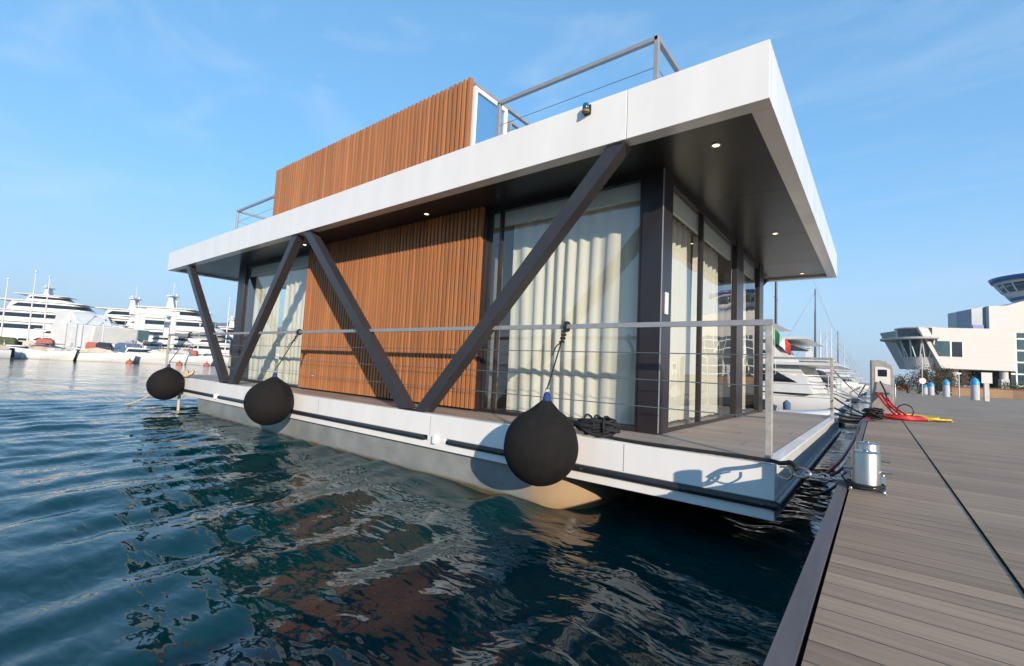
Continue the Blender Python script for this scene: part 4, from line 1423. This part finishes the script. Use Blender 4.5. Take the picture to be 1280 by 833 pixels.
# small motor boats: one model per kind, copied
def small_boat(name, L, B, kind, label, group):
    t = thing(name, label, 'motor boat', (0, 0, 0), 0, group)
    loft_hull(L, B, 0.9, 0.45, n=14, dz=0.3).build('hull', 'white_gel', t)
    if kind == 0:
        tier(L * 0.30, L * 0.72, 0.95, 1.75, B * 0.36, 0.9, 0.2).build('cabin', 'white_gel', t)
        band(L * 0.30, L * 0.72, 0.95, 1.75, B * 0.36, 0.9, 0.2, 0.35, 0.8).build('window_band', 'dark_glass', t)
        MB().tube([(L * 0.3, -B * .3, 1.7), (L * .3, -B * .3, 2.4), (L * .3, B * .3, 2.4), (L * .3, B * .3, 1.7)], 0.04, 6).build('arch', 'galv', t)
    elif kind == 1:
        MB().prism([(L * 0.1, 1.9), (L * 0.5, 2.0), (L * 0.52, 2.06), (L * 0.1, 1.98)], -B * 0.38, B * 0.38, 'Y').build('canopy', 'canvas_blue', t)
        for x in (L * 0.12, L * 0.48):
            for y in (-B * .35, B * .35):
                MB().tube([(x, y, 0.9), (x, y, 1.95)], 0.025, 5).build('canopy_pole', 'galv', t)
        MB().box(L * 0.42, L * 0.52, -0.4, 0.4, 0.92, 1.5).build('console', 'white_gel', t)
    else:
        MB().prism([(L * 0.02, 0.97), (L * 0.62, 1.05), (L * 0.55, 1.38), (L * 0.30, 1.65), (L * 0.05, 1.3)], -B * 0.44, B * 0.44, 'Y').build('boat_cover', 'canvas_tan', t)
    MB().box(-0.45, 0.0, -0.22, 0.22, 0.1, 1.15).build('outboard_motor', 'canvas_dark', t, 0.05)
    return t


def copy_tree(o, parent=None):
    c = o.copy()
    COL.objects.link(c)
    c.parent = parent
    for ch in list(o.children):
        copy_tree(ch, c)
    return c


G1 = 'small boats moored below the far quay'
protos = [small_boat('motor_boat', 7.0, 2.4, 0, '', G1), small_boat('motor_boat', 6.0, 2.2, 1, '', G1), small_boat('motor_boat', 5.5, 2.1, 2, '', G1)]
kinds = ['white cabin boat', 'open white boat with a blue canopy', 'white boat under a tan cover']
rng = random.Random(12)
used = [False] * 3
seq = [(-25, 'at the left edge of the picture, nose to the left'), (12, 'below the tall stepped superyacht'), (30, 'near the left edge'),
       (47, 'below the long dark window strip'), (64, 'in front of the boxy white vessel'), (83, 'left of the orange cargo on the quay'), (100, 'below the slim lamp post on the quay'),
       (118, 'by the yacht with the dark radar ball'), (136, 'midway along the far quay'), (153, 'left of the red buoy'), (171, 'right of the red buoy, by the hoist leg'),
       (188, 'directly under the hoist gantry'), (203, 'right of the hoist, beside the rail post'), (222, 'behind the farthest black fender rope'), (240, 'seen just left of the first strut'),
       (256, 'behind the first strut'), (268, 'between the two struts of the left V'), (281, 'right behind the left end railing post')]
for i, (px, where) in enumerate(seq):
    kd = (i * 2 + (i // 3)) % 3
    o = protos[kd] if not used[kd] else copy_tree(protos[kd])
    used[kd] = True
    o.location = far_at(px, 66 + rng.uniform(-1.5, 3), WZ)
    o.rotation_euler = (0, 0, lookdir(px) + PI + rng.choice([rad(72), rad(60), rad(-75), rad(40), rad(88)]) + rng.uniform(-.2, .2))
    o['label'] = kinds[kd] + ' ' + where
    s = rng.uniform(0.7, 0.95)
    o.scale = (s, s, s)

# things on the quay: crates, containers, lamp posts, hauled out masts
rng = random.Random(5)
spots = [(4, 'green', 'leaf_a'), (15, 'dark', 'canvas_dark'), (27, 'brown', 'teak'), (41, 'rust brown', 'canvas_tan'), (57, 'brick red', 'canvas_red'), (92, 'grey', 'conc_post'), (116, 'orange red', 'canvas_red'),
         (131, 'navy', 'canvas_dark'), (147, 'white', 'white_gel'), (161, 'blue', 'canvas_blue'), (177, 'black', 'canvas_dark'), (207, 'tan', 'canvas_tan'), (226, 'grey', 'conc_post'), (238, 'rust red', 'canvas_red'), (262, 'blue and white', 'canvas_blue')]
for i, (px, cn, mm) in enumerate(spots):
    p = far_at(px, 86 + rng.uniform(-3, 6), -0.32)
    w, d, h = rng.uniform(1.2, 3.0), rng.uniform(1.2, 2.2), rng.uniform(0.9, 1.9)
    t = thing('covered_pallet', f'{cn} covered load standing on the far quay, number of columns from the left edge', 'cargo', p, lookdir(px) + 1.4, 'covered loads along the far quay')
    where = ['at the far left edge', 'beside the green load', 'under the tall superyacht', 'left of the brick red load', 'beneath the boxy vessel', 'right of the boxy vessel', 'behind the slim lamp post',
             'below the dark radar ball', 'left of the hoist', 'nearly under the hoist beam', 'at the foot of the hoist', 'behind the corner rail post', 'right of the corner rail post', 'above the farthest fender rope', 'between the left V struts'][i]
    t['label'] = f'{cn} covered load on the far quay {where}'
    MB().prism([(-w / 2, 0.14), (w / 2, 0.14), (w / 2 * .96, h * .85), (w * .3, h), (-w * .35, h * .96), (-w / 2 * .95, h * .8)], -d / 2, d / 2, 'Y').build('tarpaulin', mm, t, 0.08)
    MB().box(-w / 2 - .05, w / 2 + .05, -d / 2 - .05, d / 2 + .05, 0, 0.13).build('pallet', 'teak', t)
for i, (px, h, lab) in enumerate(((0, 9.5, 'pale mast rising at the left picture edge'), (34, 11.0, 'thin pale mast left of the boxy vessel'), (52, 10.5, 'thin pale mast above the long dark window strip'),
                                  (127, 5.2, 'short lamp mast on the quay in front of the second superyacht'), (215, 8.8, 'slim white mast right of the hoist gantry'), (281, 10.3, 'white sailing mast between the left struts'), (247, 5.5, 'short white mast with domes left of the first strut'))):
    p = far_at(px, 92, -0.32)
    t = thing('mast', lab, 'mast', p, 0, 'masts and poles along the far quay')
    MB().tube([(0, 0, 0), (0, 0, h)], [0.12, 0.05], 8).build('pole', 'white_gel', t)
    MB().tube([(-0.6, 0, h * 0.72), (0.6, 0, h * 0.72)], 0.03, 5).build('spreader', 'white_gel', t)
    MB().lathe([(0.0, 0), (0.16, 0.02), (0.16, 0.2), (0.0, 0.3)], (0, 0, h), 8).build('lamp', 'white_gel', t)
for i, (px, lab, mm) in enumerate(((164, 'small red buoy afloat below the hoist', 'canvas_red'), (226, 'red buoy afloat behind the farthest fender', 'canvas_red'), (260, 'red buoy afloat between the left V struts', 'canvas_red'))):
    p = far_at(px, 61, WZ)
    mb = MB().lathe([(0.02, -0.3), (0.45, -0.15), (0.55, 0.1), (0.4, 0.4), (0.1, 0.6), (0.08, 0.8), (0.02, 0.82)], (0, 0, 0), 16)
    o = mb.build('buoy', mm)
    o.location = p
    o.scale = (0.6, 0.6, 0.6)
    tag(o, lab, 'buoy', 'red buoys below the far quay')

# --- marina behind the houseboat, on the right
G2 = 'boats moored stern to the dock behind the floating house'
my = [(0.08, 0.74, 0.95, 0.92, 1.6), (0.16, 0.56, 0.8, 0.80, 1.3)]
NEAR = motor_yacht('motor_yacht', (-1.15, 20.4, WZ), PI - 0.04, 15.0, 4.3, 0.95, [(0.03, 0.70, 0.95, 0.95, 1.5), (0.09, 0.60, 0.80, 0.86, 1.6), (0.16, 0.45, 0.50, 0.62, 1.2)],
            'nearest white motor yacht behind the deck, three stepped levels with smoked windows', 'yacht', G2, domes=2)
motor_yacht('motor_yacht', (-1.3, 27.2, WZ), PI, 13.6, 4.4, 1.15, my, 'second white motor yacht moored beyond the nearest one', 'yacht', G2, domes=1)


# stern fittings of the nearest yacht
ny = NEAR
mb = MB()
for z in (0.35, 0.62):
    mb.tube([(2.6, -2.0, 1.0 + z), (0.05, -1.9, 1.0 + z), (-0.02, 0, 1.0 + z), (0.05, 1.9, 1.0 + z), (2.6, 2.0, 1.0 + z)], 0.018, 6)
for x, y in ((2.6, -2.0), (1.3, -1.95), (0.05, -1.9), (0.0, 0), (0.05, 1.9), (1.3, 1.95), (2.6, 2.0)):
    mb.tube([(x, y, 1.0), (x, y, 1.62)], 0.018, 6)
mb.build('stern_rail', 'galv', ny)
MB().prism([(1.1, 2.62), (2.9, 2.70), (2.9, 2.75), (1.1, 2.66)], -1.5, 1.5, 'Y').build('sun_awning', 'canvas_dark', ny)
MB().box(-0.75, 0.02, -1.6, 1.6, 0.12, 0.2).build('swim_platform', 'teak', ny)
MB().tube([(-0.3, -1.2, 0.2), (-0.3, -1.2, 1.1), (-0.6, -1.2, 1.3)], 0.03, 6).build('crane_arm', 'galv', ny)
for k in range(3):
    MB().lathe([(0.02, 0), (0.11, 0.08), (0.12, 0.45), (0.02, 0.55)], (1.2 + 2.2 * k, 2.16, 0.2), 12).build('side_fender', 'canvas_blue', ny)


def sail_boat(loc, heading, L, H, mast_h, label, mast_m='mast_dark', hull_m='white_gel', cover='canvas_dark', group=G2):
    t = thing('sailing_boat', label, 'sailing boat', loc, heading, group)
    loft_hull(L, L * 0.30, H, 0.3, n=16, dz=0.5, stern=0.7).build('hull', hull_m, t)
    tier(L * 0.32, L * 0.68, H * 1.05, H * 1.05 + 0.45, L * 0.085, 0.8, 0.3).build('cabin', 'white_gel', t)
    band(L * 0.32, L * 0.68, H * 1.05, H * 1.05 + 0.45, L * 0.085, 0.8, 0.3, 0.35, 0.8).build('window_band', 'dark_glass', t)
    mx_ = L * 0.56
    mo = MB().tube([(mx_, 0, H), (mx_, 0, H + mast_h)], [0.11, 0.055], 8).build('mast', mast_m, t)
    MB().tube([(mx_, 0, H + 1.3), (L * 0.16, 0, H + 1.2)], 0.07, 8).build('boom', mast_m, t)
    MB().tube([(mx_ - .1, 0, H + 1.45), (L * 0.36, 0, H + 1.42), (L * 0.17, 0, H + 1.32)], [0.20, 0.17, 0.09], 8).build('sail_cover', cover, t)
    for f in (0.42, 0.7):
        MB().tube([(mx_, -0.9, H + mast_h * f), (mx_, 0.9, H + mast_h * f)], 0.025, 5).build('spreader', mast_m, mo)
    for a in ((L * 0.985, 0, H * 1.3), (0.05, 0, H), (mx_ - .2, L * 0.14, H), (mx_ - .2, -L * 0.14, H)):
        MB().tube([a, (mx_, 0, H + mast_h * 0.97)], 0.011, 4).build('stay', 'cable', mo)
    mb = MB()
    for sgn in (-1, 1):
        pts = []
        for k in range(8):
            tt = k / 7
            b_ = L * 0.15 * max(0.05, (1 - max(0, (tt - 0.45) / 0.55) ** 2.2)) ** 0.8 * 0.95 * (0.7 + 0.3 * min(1, tt * 3))
            pts.append((L * tt * 0.99, sgn * b_, H * (1 + .3 * tt * tt) + 0.62))
            mb.tube([(pts[-1][0], pts[-1][1], pts[-1][2] - .62), pts[-1]], 0.014, 5)
        mb.tube(pts, 0.012, 5)
    mb.build('guard_rail', 'galv', t)
    return t


sail_boat((-12.0, 38.5, WZ), 0.0, 11.0, 1.15, 15.0, 'sailing boat with the tall black mast that passes behind the roof corner')
sail_boat((-10.0, 56.0, WZ), 0.0, 9.0, 1.1, 9.9, 'sailing boat with the shorter black mast standing clear in the sky')
sail_boat((-10.5, 64.0, WZ), 0.03, 9.5, 1.1, 6.5, 'white sailing boat with a dark sail cover and pale mast', 'white_gel', 'canvas_dark')
sail_boat((-10.6, 74.0, WZ), 0.0, 9.5, 1.0, 7.5, 'small white sailing boat with a tan sail cover far down the dock', 'white_gel', 'white_gel', 'canvas_tan')
motor_yacht('motor_yacht', (-1.3, 47.0, WZ), PI, 11.0, 3.8, 1.25, my, 'white motor yacht moored between two sailing boats farther down the dock', 'yacht', G2)
motor_yacht('motor_yacht', (-1.3, 86.0, WZ), PI, 12.0, 4.0, 1.4, my, 'distant white motor yacht at the far end of the berths', 'yacht', G2)
for i, (y, kd, lab) in enumerate(((35.0, 2, 'white boat under a tan cover nosed to the dock behind the second yacht'), (69.0, 0, 'white cabin boat moored in the middle of the far berths'), (95.0, 0, 'tiny white cabin boat near the end of the dock'),
                                  (104.0, 1, 'tiny open boat with a blue canopy at the end of the dock'), (24.9, 2, 'low dinghy under a tan cover between the two nearest yachts'))):
    o = copy_tree(protos[kd])
    o.location = (-7.6 - 0.3 * i, y, WZ)
    o.rotation_euler = (0, 0, 0.03)
    o.scale = (1, 1, 1)
    o['label'] = lab
    o['group'] = G2

def tender(loc, rz, L, label, mm):
    t = thing('tender', label, 'dinghy', loc, rz, G2)
    pts = smooth_path([(0, -0.62, 0.25), (L * .6, -0.62, 0.28), (L * .88, -0.4, 0.38), (L, 0, 0.45), (L * .88, 0.4, 0.38), (L * .6, 0.62, 0.28), (0, 0.62, 0.25)], 5)
    MB().tube(pts, 0.2, 10).build('inflatable_tube', 'rib_grey', t)
    MB().box(0.05, L * .8, -0.5, 0.5, 0.05, 0.16).build('floor', 'canvas_dark', t)
    MB().prism([(L * .3, .16), (L * .62, .16), (L * .55, .8), (L * .35, .75)], -.28, .28, 'Y').build('console', mm, t)
    MB().box(-0.42, -0.05, -0.18, 0.18, 0.1, 0.95).build('outboard_motor', 'canvas_dark', t, 0.05)


tender((-4.6, 16.3, WZ), 0.02, 3.6, 'grey inflatable tender floating in front of the nearest yacht', 'canvas_dark')
tender((-4.4, 24.3, WZ), 0.05, 3.4, 'grey inflatable tender squeezed between the two nearest yachts', 'white_gel')
for i, (y, L_, mh, lab) in enumerate(((80.0, 9.0, 8.2, 'slim sailing boat with a pale mast near the end of the berths'), (98.0, 9.5, 9.6, 'distant sailing boat with a dark mast left of the pedestal'), (112.0, 9.0, 8.0, 'farthest sailing boat moored along the dock'))):
    sail_boat((-1.2 - L_, y, WZ), 0.02, L_, 1.0, mh, lab, 'mast_dark' if i == 1 else 'white_gel', 'white_gel', 'canvas_tan' if i else 'canvas_blue')
t = thing('motor_launch', 'dark blue hulled launch with a navy canvas cover beyond the second yacht', 'motor boat', (-1.5, 31.8, WZ), PI, G2)
loft_hull(8.0, 2.8, 1.0, 0.4).build('hull', 'canvas_dark', t)
MB().prism([(0.3, 1.05), (5.2, 1.1), (4.2, 2.0), (1.0, 2.1)], -1.15, 1.15, 'Y').build('canvas_cover', 'canvas_dark', t, 0.08)
tier(3.6, 6.6, 1.0, 1.6, 0.95, 0.9, 0.2).build('cabin', 'white_gel', t)

# flag on the nearest yacht (a staff with a three band flag)
t = thing('flag', 'green white and red ensign hanging from a staff on the nearest yacht', 'flag', (-2.72, 17.95, 1.75), 0)
t.scale = (0.55, 0.55, 0.55)
MB().tube([(0, 0, -1.6), (-0.1, 0, 1.25)], 0.018, 6).build('staff', 'white_gel', t)
for i, mm in enumerate(('flag_g', 'flag_w', 'flag_r')):
    nU, nV = 6, 8
    vs = []
    for a in range(nU + 1):
        for b_ in range(nV + 1):
            u = (i + a / nU) * 0.36
            v = b_ / nV
            vs.append((-0.08 + u * 0.80, 0.08 * sin(u * 7 + v * 2.5), 1.15 - v * 0.72 - u * 0.85 + 0.05 * sin(u * 9 + v * 3)))
    fs = [(a * (nV + 1) + b_, a * (nV + 1) + b_ + 1, (a + 1) * (nV + 1) + b_ + 1, (a + 1) * (nV + 1) + b_) for a in range(nU) for b_ in range(nV)]
    mb = MB()
    mb.add(vs, fs, True)
    o = mb.build('flag_cloth', mm, t)
    o['label'] = ('green', 'white', 'red')[i] + ' band of the flag'

# mooring lines from those boats to the dock
for (x0, y0, z0, x1, y1, sg, lab) in ((-1.5, 20.1, .45, -0.1, 17.5, .12, 'slack grey line from the bow of the nearest yacht, falling towards the camera'), (-1.5, 21.5, .45, -0.1, 24.0, .15, 'slack grey line from the bow of the nearest yacht, falling away from the camera'),
                                 (-2.2, 27.0, .6, -0.1, 25.5, .2, 'grey line from the bow of the second yacht'), (-1.4, 38.2, .5, -0.1, 36.0, .2, 'grey line of the sailing boat with the tall black mast'),
                                 (-1.5, 46.6, .5, -.1, 44.6, .2, 'thin grey line of the yacht between the sailing boats'), (-1.3, 55.8, .5, -.1, 53.5, .2, 'thin grey line of the sailing boat with the shorter black mast')):
    tag(MB().tube(catenary((x0, y0, z0), (x1, y1, DZ + .03), sg, 10), 0.018, 6).build('mooring_rope', 'grey_rope'), lab, 'rope', 'mooring lines of the berthed boats')

# gangway of the nearest yacht
t = thing('gangway', 'narrow pale gangway plank from the nearest yacht to the dock', 'gangway', (-2.2, 22.0, 0.0), 0)
t.scale = (1, 1, 0.75)
mb = MB().bar((0, 0, 0.35), (2.0, 0.2, -0.95), 0.06, 0.4, (0, 1, 0))
mb.build('plank', 'white_gel', t)
for y in (-0.2, 0.2):
    MB().tube([(0, y, 1.2), (2.0, y + 0.2, -0.1)], 0.018, 6).build('handrail', 'galv', t)


# ------------------------------------------------------------------ control building and tower at right
ax_u = Vector((0.785, 0.618, 0)).normalized()
rotz = math.atan2(ax_u.y, ax_u.x) - rad(14)
k = 100 / 578.0


def at_depth(px, depth, z=DZ):
    hy = 425.35 + (px + 92) * 0.04818
    d = ray(px, hy)
    s = depth / F_PX
    return Vector((d.x * s, d.y * s, z))


bl = thing('control_building', 'white modern harbour building on stilts with a glazed rounded nose', 'building', at_depth(1160, 100), rotz)
# local: x right, y away, z up ; origin under the nose
MB().prism([(-1.6, 13.8), (15.6, 13.8), (15.6, 5.0), (2.6, 5.0)], 0, 16, 'Y').build('facade_block', 'render', bl)
w = MB()
w.prism([(0.6, 10.9), (4.1, 10.9), (4.1, 7.6), (2.1, 7.6)], -0.06, -0.0, 'Y')
wf = w.build('window', 'mid_glass', bl)
w2 = MB().prism([(4.4, 10.8), (6.3, 10.8), (6.3, 7.6), (4.4, 7.6)], -0.06, 0.0, 'Y').build('window', 'dark_glass', bl)
MB().box(6.3, 6.5, -0.09, 0, 7.5, 10.9).build('window_frame', 'white_gel', bl)
MB().box(4.1, 4.4, -0.09, 0, 7.5, 10.9).build('window_frame', 'white_gel', bl)
mb = MB()
for i in range(1, 8):
    mb.box(6.6, 15.59, -0.012, 0.0, 5.0 + i * 1.1, 5.03 + i * 1.1)
mb.build('panel_joint', 'rib_grey', bl)


# rounded glazed nose: inverted cone segment
def arc_wall(r0, z0, r1, z1, c, a0, a1, n=18):
    mb = MB()
    vs = []
    for kk in range(n + 1):
        a = rad(a0 + (a1 - a0) * kk / n)
        vs.append((c[0] + r0 * cos(a), c[1] + r0 * sin(a), z0))
        vs.append((c[0] + r1 * cos(a), c[1] + r1 * sin(a), z1))
    mb.add(vs, [(2 * i, 2 * i + 2, 2 * i + 3, 2 * i + 1) for i in range(n)], True)
    return mb


cn = (1.6, 4.6)
arc_wall(3.0, 4.6, 3.6, 7.4, cn, 120, 275).build('nose_base', 'render', bl)
ng = arc_wall(3.6, 7.4, 4.9, 11.2, cn, 120, 272).build('nose_window', 'mid_glass', bl)
mb = MB()
for kk in range(13):
    a = rad(125 + 146 * kk / 12)
    a2 = a + rad(6 if kk % 2 else -6)
    mb = MB().tube([(cn[0] + 3.65 * cos(a), cn[1] + 3.65 * sin(a), 7.4), (cn[0] + 4.95 * cos(a2), cn[1] + 4.95 * sin(a2), 11.2)], 0.13, 5)
    mb.build('mullion', 'white_gel', ng)
pts = [(cn[0] + 7.6 * cos(rad(a)), cn[1] + 7.6 * sin(rad(a))) for a in range(110, 272, 9)] + [(2, 0.4), (2, 14)]
MB().prism(pts, 11.2, 11.6, 'Z').build('canopy', 'render', bl)
mb = arc_wall(4.6, 11.6, 4.8, 13.7, cn, 120, 262)
mb.build('upper_glazing', 'mid_glass', bl)
MB().prism([(cn[0] + 5.0 * cos(rad(a)), cn[1] + 5.0 * sin(rad(a))) for a in range(115, 266, 9)] + [(2, 0.5), (2, 14)], 13.7, 13.95, 'Z').build('roof', 'render', bl)
for (x, y, r) in ((6.2, 2.5, 0.75), (14.4, 1.5, 0.7), (12.0, 9.0, 0.6), (4.0, 9, .7)):
    MB().tube([(x, y, 0), (x, y, 5.0)], r, 16).build('pillar', 'render', bl)
MB().box(9.5, 17, 11, 15, 0, 5.0).build('ground_storey', 'dark_glass', bl)
MB().box(13.2, 14.6, 0.3, 1.2, 0.0, 3.2).build('doorway', 'conc_post', bl)
# rear block and right glass wing
UX = 16.2
rb = MB().prism([(UX, 19.9), (UX + 3.2, 20.0), (UX + 6, 21.0), (UX + 8.0, 21.3), (44, 21.3), (44, 13.8), (UX, 13.8)], 8, 22, 'Y').build('upper_block', 'render', bl)
MB().prism([(UX - 2.7, 19.3), (UX - .02, 19.9), (UX - .02, 13.8), (UX - 2.7, 13.8)], 9, 14, 'Y').build('side_wing', 'wing_glass', bl)
MB().box(UX - 2.6, UX - .1, 8.85, 8.99, 14.0, 15.6).build('window_strip', 'blue_paint', bl)
MB().box(15.65, 36, 1.5, 14, 0, 13.2).build('glass_wing', 'mid_glass', bl)
mb = MB()
for i in range(5):
    mb.box(15.62, 36, 1.42, 1.5, 1.8 + i * 2.5, 2.1 + i * 2.5)
for i in range(6):
    mb.box(16.4 + i * 3.2, 16.7 + i * 3.2, 1.38, 1.42, 0, 13.2)
mb.build('wing_frame', 'white_gel', bl)

tw = thing('control_tower', 'flared control tower cabin with blue rim and slanted windows at the right edge', 'tower', at_depth(1308, 108), rotz)
def ring(r0, z0, r1, z1, name, m):
    r0, r1 = r0 * 0.75, r1 * 0.75
    return MB().lathe([(0.0, z0), (r0, z0), (r1, z1), (0.0, z1)], (0, 0, 0), 40).build(name, m, tw)
ring(3.2, 0, 3.2, 21.9, 'shaft', 'render')
ring(5.0, 21.9, 6.8, 22.64, 'cabin_base', 'render')
ring(6.85, 22.64, 7.5, 23.26, 'blue_band', 'blue_paint')
ring(7.5, 23.27, 8.6, 24.5, 'lower_wall', 'render')
ring(8.6, 24.51, 10.3, 26.49, 'window_band', 'mid_glass')
mb = MB()
for kk in range(20):
    a = 2 * PI * kk / 20
    mb = MB().tube([(6.49 * cos(a), 6.49 * sin(a), 24.5), (7.76 * cos(a), 7.76 * sin(a), 26.49)], 0.14, 5)
    mb.build('mullion', 'white_gel', tw)
ring(10.4, 26.49, 11.0, 27.11, 'eaves', 'render')
ring(11.3, 27.11, 12.0, 28.1, 'roof_rim', 'blue_paint')
ring(11.4, 28.11, 3.0, 28.6, 'roof', 'render')

# planter wall, bollards, shrubs
pl = thing('planter_wall', 'long low orange planter wall between the bollards and the building', 'planter', (0, 0, DZ))
mb = MB()
pw = [Vector((5.4, 58, 0)), Vector((9.0, 57.2, 0)), Vector((18, 54, 0)), Vector((30, 50, 0))]
for i in range(3):
    mb.bar(pw[i] + Vector((0, 0, 0.40)), pw[i + 1] + Vector((0, 0, 0.40)), 0.4, 0.78, (0, 0, 1), 0.1)
mb.build('wall', 'orange', pl)
mb = MB()
for i in range(3):
    mb.bar(pw[i] + Vector((0, 0, 0.83)), pw[i + 1] + Vector((0, 0, 0.83)), 0.5, 0.07, (0, 0, 1), 0.12)
mb.build('coping', 'teak', pl)
bo = None
for (px, dp, h, lab) in ((1156, 84, 1.7, 'small light blue topped bollard, leftmost along the planter'), (1164, 78, 2.2, 'second light blue topped bollard from the left'), (1183, 69, 2.6, 'light blue topped bollard in the middle of the row'), (1219, 55.5, 2.7, 'nearest and largest light blue topped bollard')):
    t = thing('bollard', lab, 'bollard', at_depth(px, dp * K), 0, 'blue topped bollards along the planter wall')
    t.scale = (K, K, K)
    r = 0.40
    MB().lathe([(r, 0), (r, h * 0.66), (r * 0.98, h * 0.67)], (0, 0, 0), 16).build('post', 'conc_post', t)
    MB().lathe([(r * 1.05, h * 0.672), (r * 1.05, h * 0.80), (r * 0.7, h * 0.92), (r * 0.1, h)], (0, 0, 0), 16).build('cap', 'light_blue', t)
t = thing('sign_post', 'grey information post right of the largest blue topped bollard', 'sign', at_depth(1233, 52 * K), rotz)
t.scale = (K, K, K)
MB().box(-0.22, 0.22, -0.1, 0.1, 0, 3.0).build('post', 'conc_post', t)
MB().box(-0.5, 0.5, -0.14, -0.1, 2.0, 3.2).build('panel', 'render', t)
t = thing('road_sign', 'round white and red sign on a thin pole in front of the shrubs', 'sign', at_depth(1153, 70 * K), rotz)
t.scale = (K, K, K)
MB().tube([(0, 0, 0), (0, 0, 6.3)], 0.06, 8).build('pole', 'galv', t)
MB().tube([(0, -0.1, 2.2), (0, -0.06, 2.2)], 0.42, 20).build('sign_disc', 'white_gel', t)
MB().tube([(0, -0.09, 2.2), (0, -0.05, 2.2)], 0.52, 20).build('sign_rim', 'canvas_red', t)
t = thing('street_lamp', 'thin grey lamp post between the planter and the building pillar', 'street lamp', at_depth(1199, 72 * K), rotz)
t.scale = (K, K, K)
MB().tube([(0, 0, 0), (0, 0, 3.6)], 0.08, 8).build('pole', 'galv', t)
MB().box(-0.25, 0.25, -0.12, 0.12, 3.6, 3.75).build('lamp_head', 'galv', t)
t = thing('life_ring', 'red round board standing on the quay left of the shrubs', 'buoy', at_depth(1130, 92 * K), rotz)
t.scale = (K, K, K)
MB().tube([(0, -0.1, 1.0), (0, 0.1, 1.0)], 0.75, 18).build('ring', 'canvas_red', t)
MB().tube([(0, 0, 0), (0, 0, 1.0)], 0.08, 8).build('post', 'galv', t)


def shrub(px, depth, w, h, m, label, seed):
    rng = random.Random(seed)
    t = thing('shrub', label, 'shrub', at_depth(px, depth * K), 0, 'shrubs in front of the harbour building')
    t.scale = (K, K, K)
    mb = MB()
    cl = [(rng.uniform(-w, w) * .75, rng.uniform(-w, w) * .5, rng.uniform(0.35, 0.85) * h, rng.uniform(.28, .5) * h) for _ in range(9)]
    for i in range(1500):
        c = rng.choice(cl)
        d = Vector((rng.gauss(0, 1), rng.gauss(0, 1), rng.gauss(0, .8))).normalized() * c[3] * rng.uniform(.6, 1.1)
        p = Vector(c[:3]) + d
        if p.z < 0.1: p.z = rng.uniform(.1, .5)
        s = rng.uniform(0.07, 0.16)
        a = Vector((rng.uniform(-1, 1), rng.uniform(-1, 1), rng.uniform(-1, 1))).normalized()
        b_ = a.cross(Vector((rng.uniform(-1, 1), rng.uniform(-1, 1), rng.uniform(-1, 1)))).normalized()
        mb.add([p - a * s, p + b_ * s * .6, p + a * s, p - b_ * s * .6], [(0, 1, 2, 3)])
    mb.build('foliage', m, t)
    mb = MB()
    for c in cl[:6]:
        mb.tube([(0, 0, 0), (c[0] * .5, c[1] * .5, c[2] * .5), c[:3]], [0.07, .05, .02], 5)
    mb.build('stem', 'bark', t)


shrub(1135, 92, 2.6, 3.0, 'leaf_a', 'low dark green shrub at the left end of the planter row', 1)
shrub(1148, 90, 3.0, 4.2, 'leaf_b', 'reddish shrub behind the round sign', 2)
shrub(1163, 90, 3.2, 5.0, 'leaf_a', 'tallest green shrub under the glazed nose', 3)
shrub(1172, 88, 2.6, 4.2, 'leaf_b', 'brownish shrub left of the building pillar', 4)
shrub(1190, 88, 3.2, 4.4, 'leaf_b', 'reddish brown shrub between the pillar and the lamp post', 5)
shrub(1270, 92, 1.8, 3.0, 'leaf_a', 'small green shrub by the glass wing at right', 6)


def car(px, depth, m, label, rz):
    t = thing('parked_car', label, 'car', at_depth(px, depth), rz, 'cars parked under the harbour building')
    MB().prism([(-2.1, 0.35), (2.1, 0.35), (2.15, 0.75), (1.2, 0.95), (0.6, 1.42), (-1.2, 1.45), (-1.9, 0.98), (-2.15, 0.85)], -0.85, 0.85, 'Y').build('body', m, t, 0.06)
    for s in (-1, 1):
        MB().prism([(1.02, 0.98), (0.52, 1.36), (-1.1, 1.38), (-1.65, 1.0)], s * 0.86, s * 0.875, 'Y').build('window', 'dark_glass', t)
    for x in (-1.35, 1.35):
        for s in (-1, 1):
            MB().tube([(x, s * 0.68, 0.34), (x, s * 0.88, 0.34)], 0.34, 16).build('wheel', 'tyre', t)


car(1208, 95, 'white_gel', 'white car parked under the raised building near the lamp post', rotz + 0.3)
car(1122, 150, 'canvas_red', 'small dark red car far down the quay', rotz)


# ------------------------------------------------------------------ thin sea haze
hz = MB().box(-9500, 9500, -9500, 9500, -8.0, 330.0)
hm = bpy.data.materials.new('sea_haze')
hm.use_nodes = True
hnt = hm.node_tree
hnt.nodes.clear()
ho = hnt.nodes.new('ShaderNodeOutputMaterial')
pv = hnt.nodes.new('ShaderNodeVolumePrincipled')
pv.inputs['Color'].default_value = (0.86, 0.92, 1.0, 1)
pv.inputs['Density'].default_value = 0.00017
pv.inputs['Anisotropy'].default_value = 0.1
hnt.links.new(pv.outputs[0], ho.inputs['Volume'])
M['haze'] = hm
tag(hz.build('haze', 'haze'), 'thin pale sea haze over the harbour', kind='stuff')
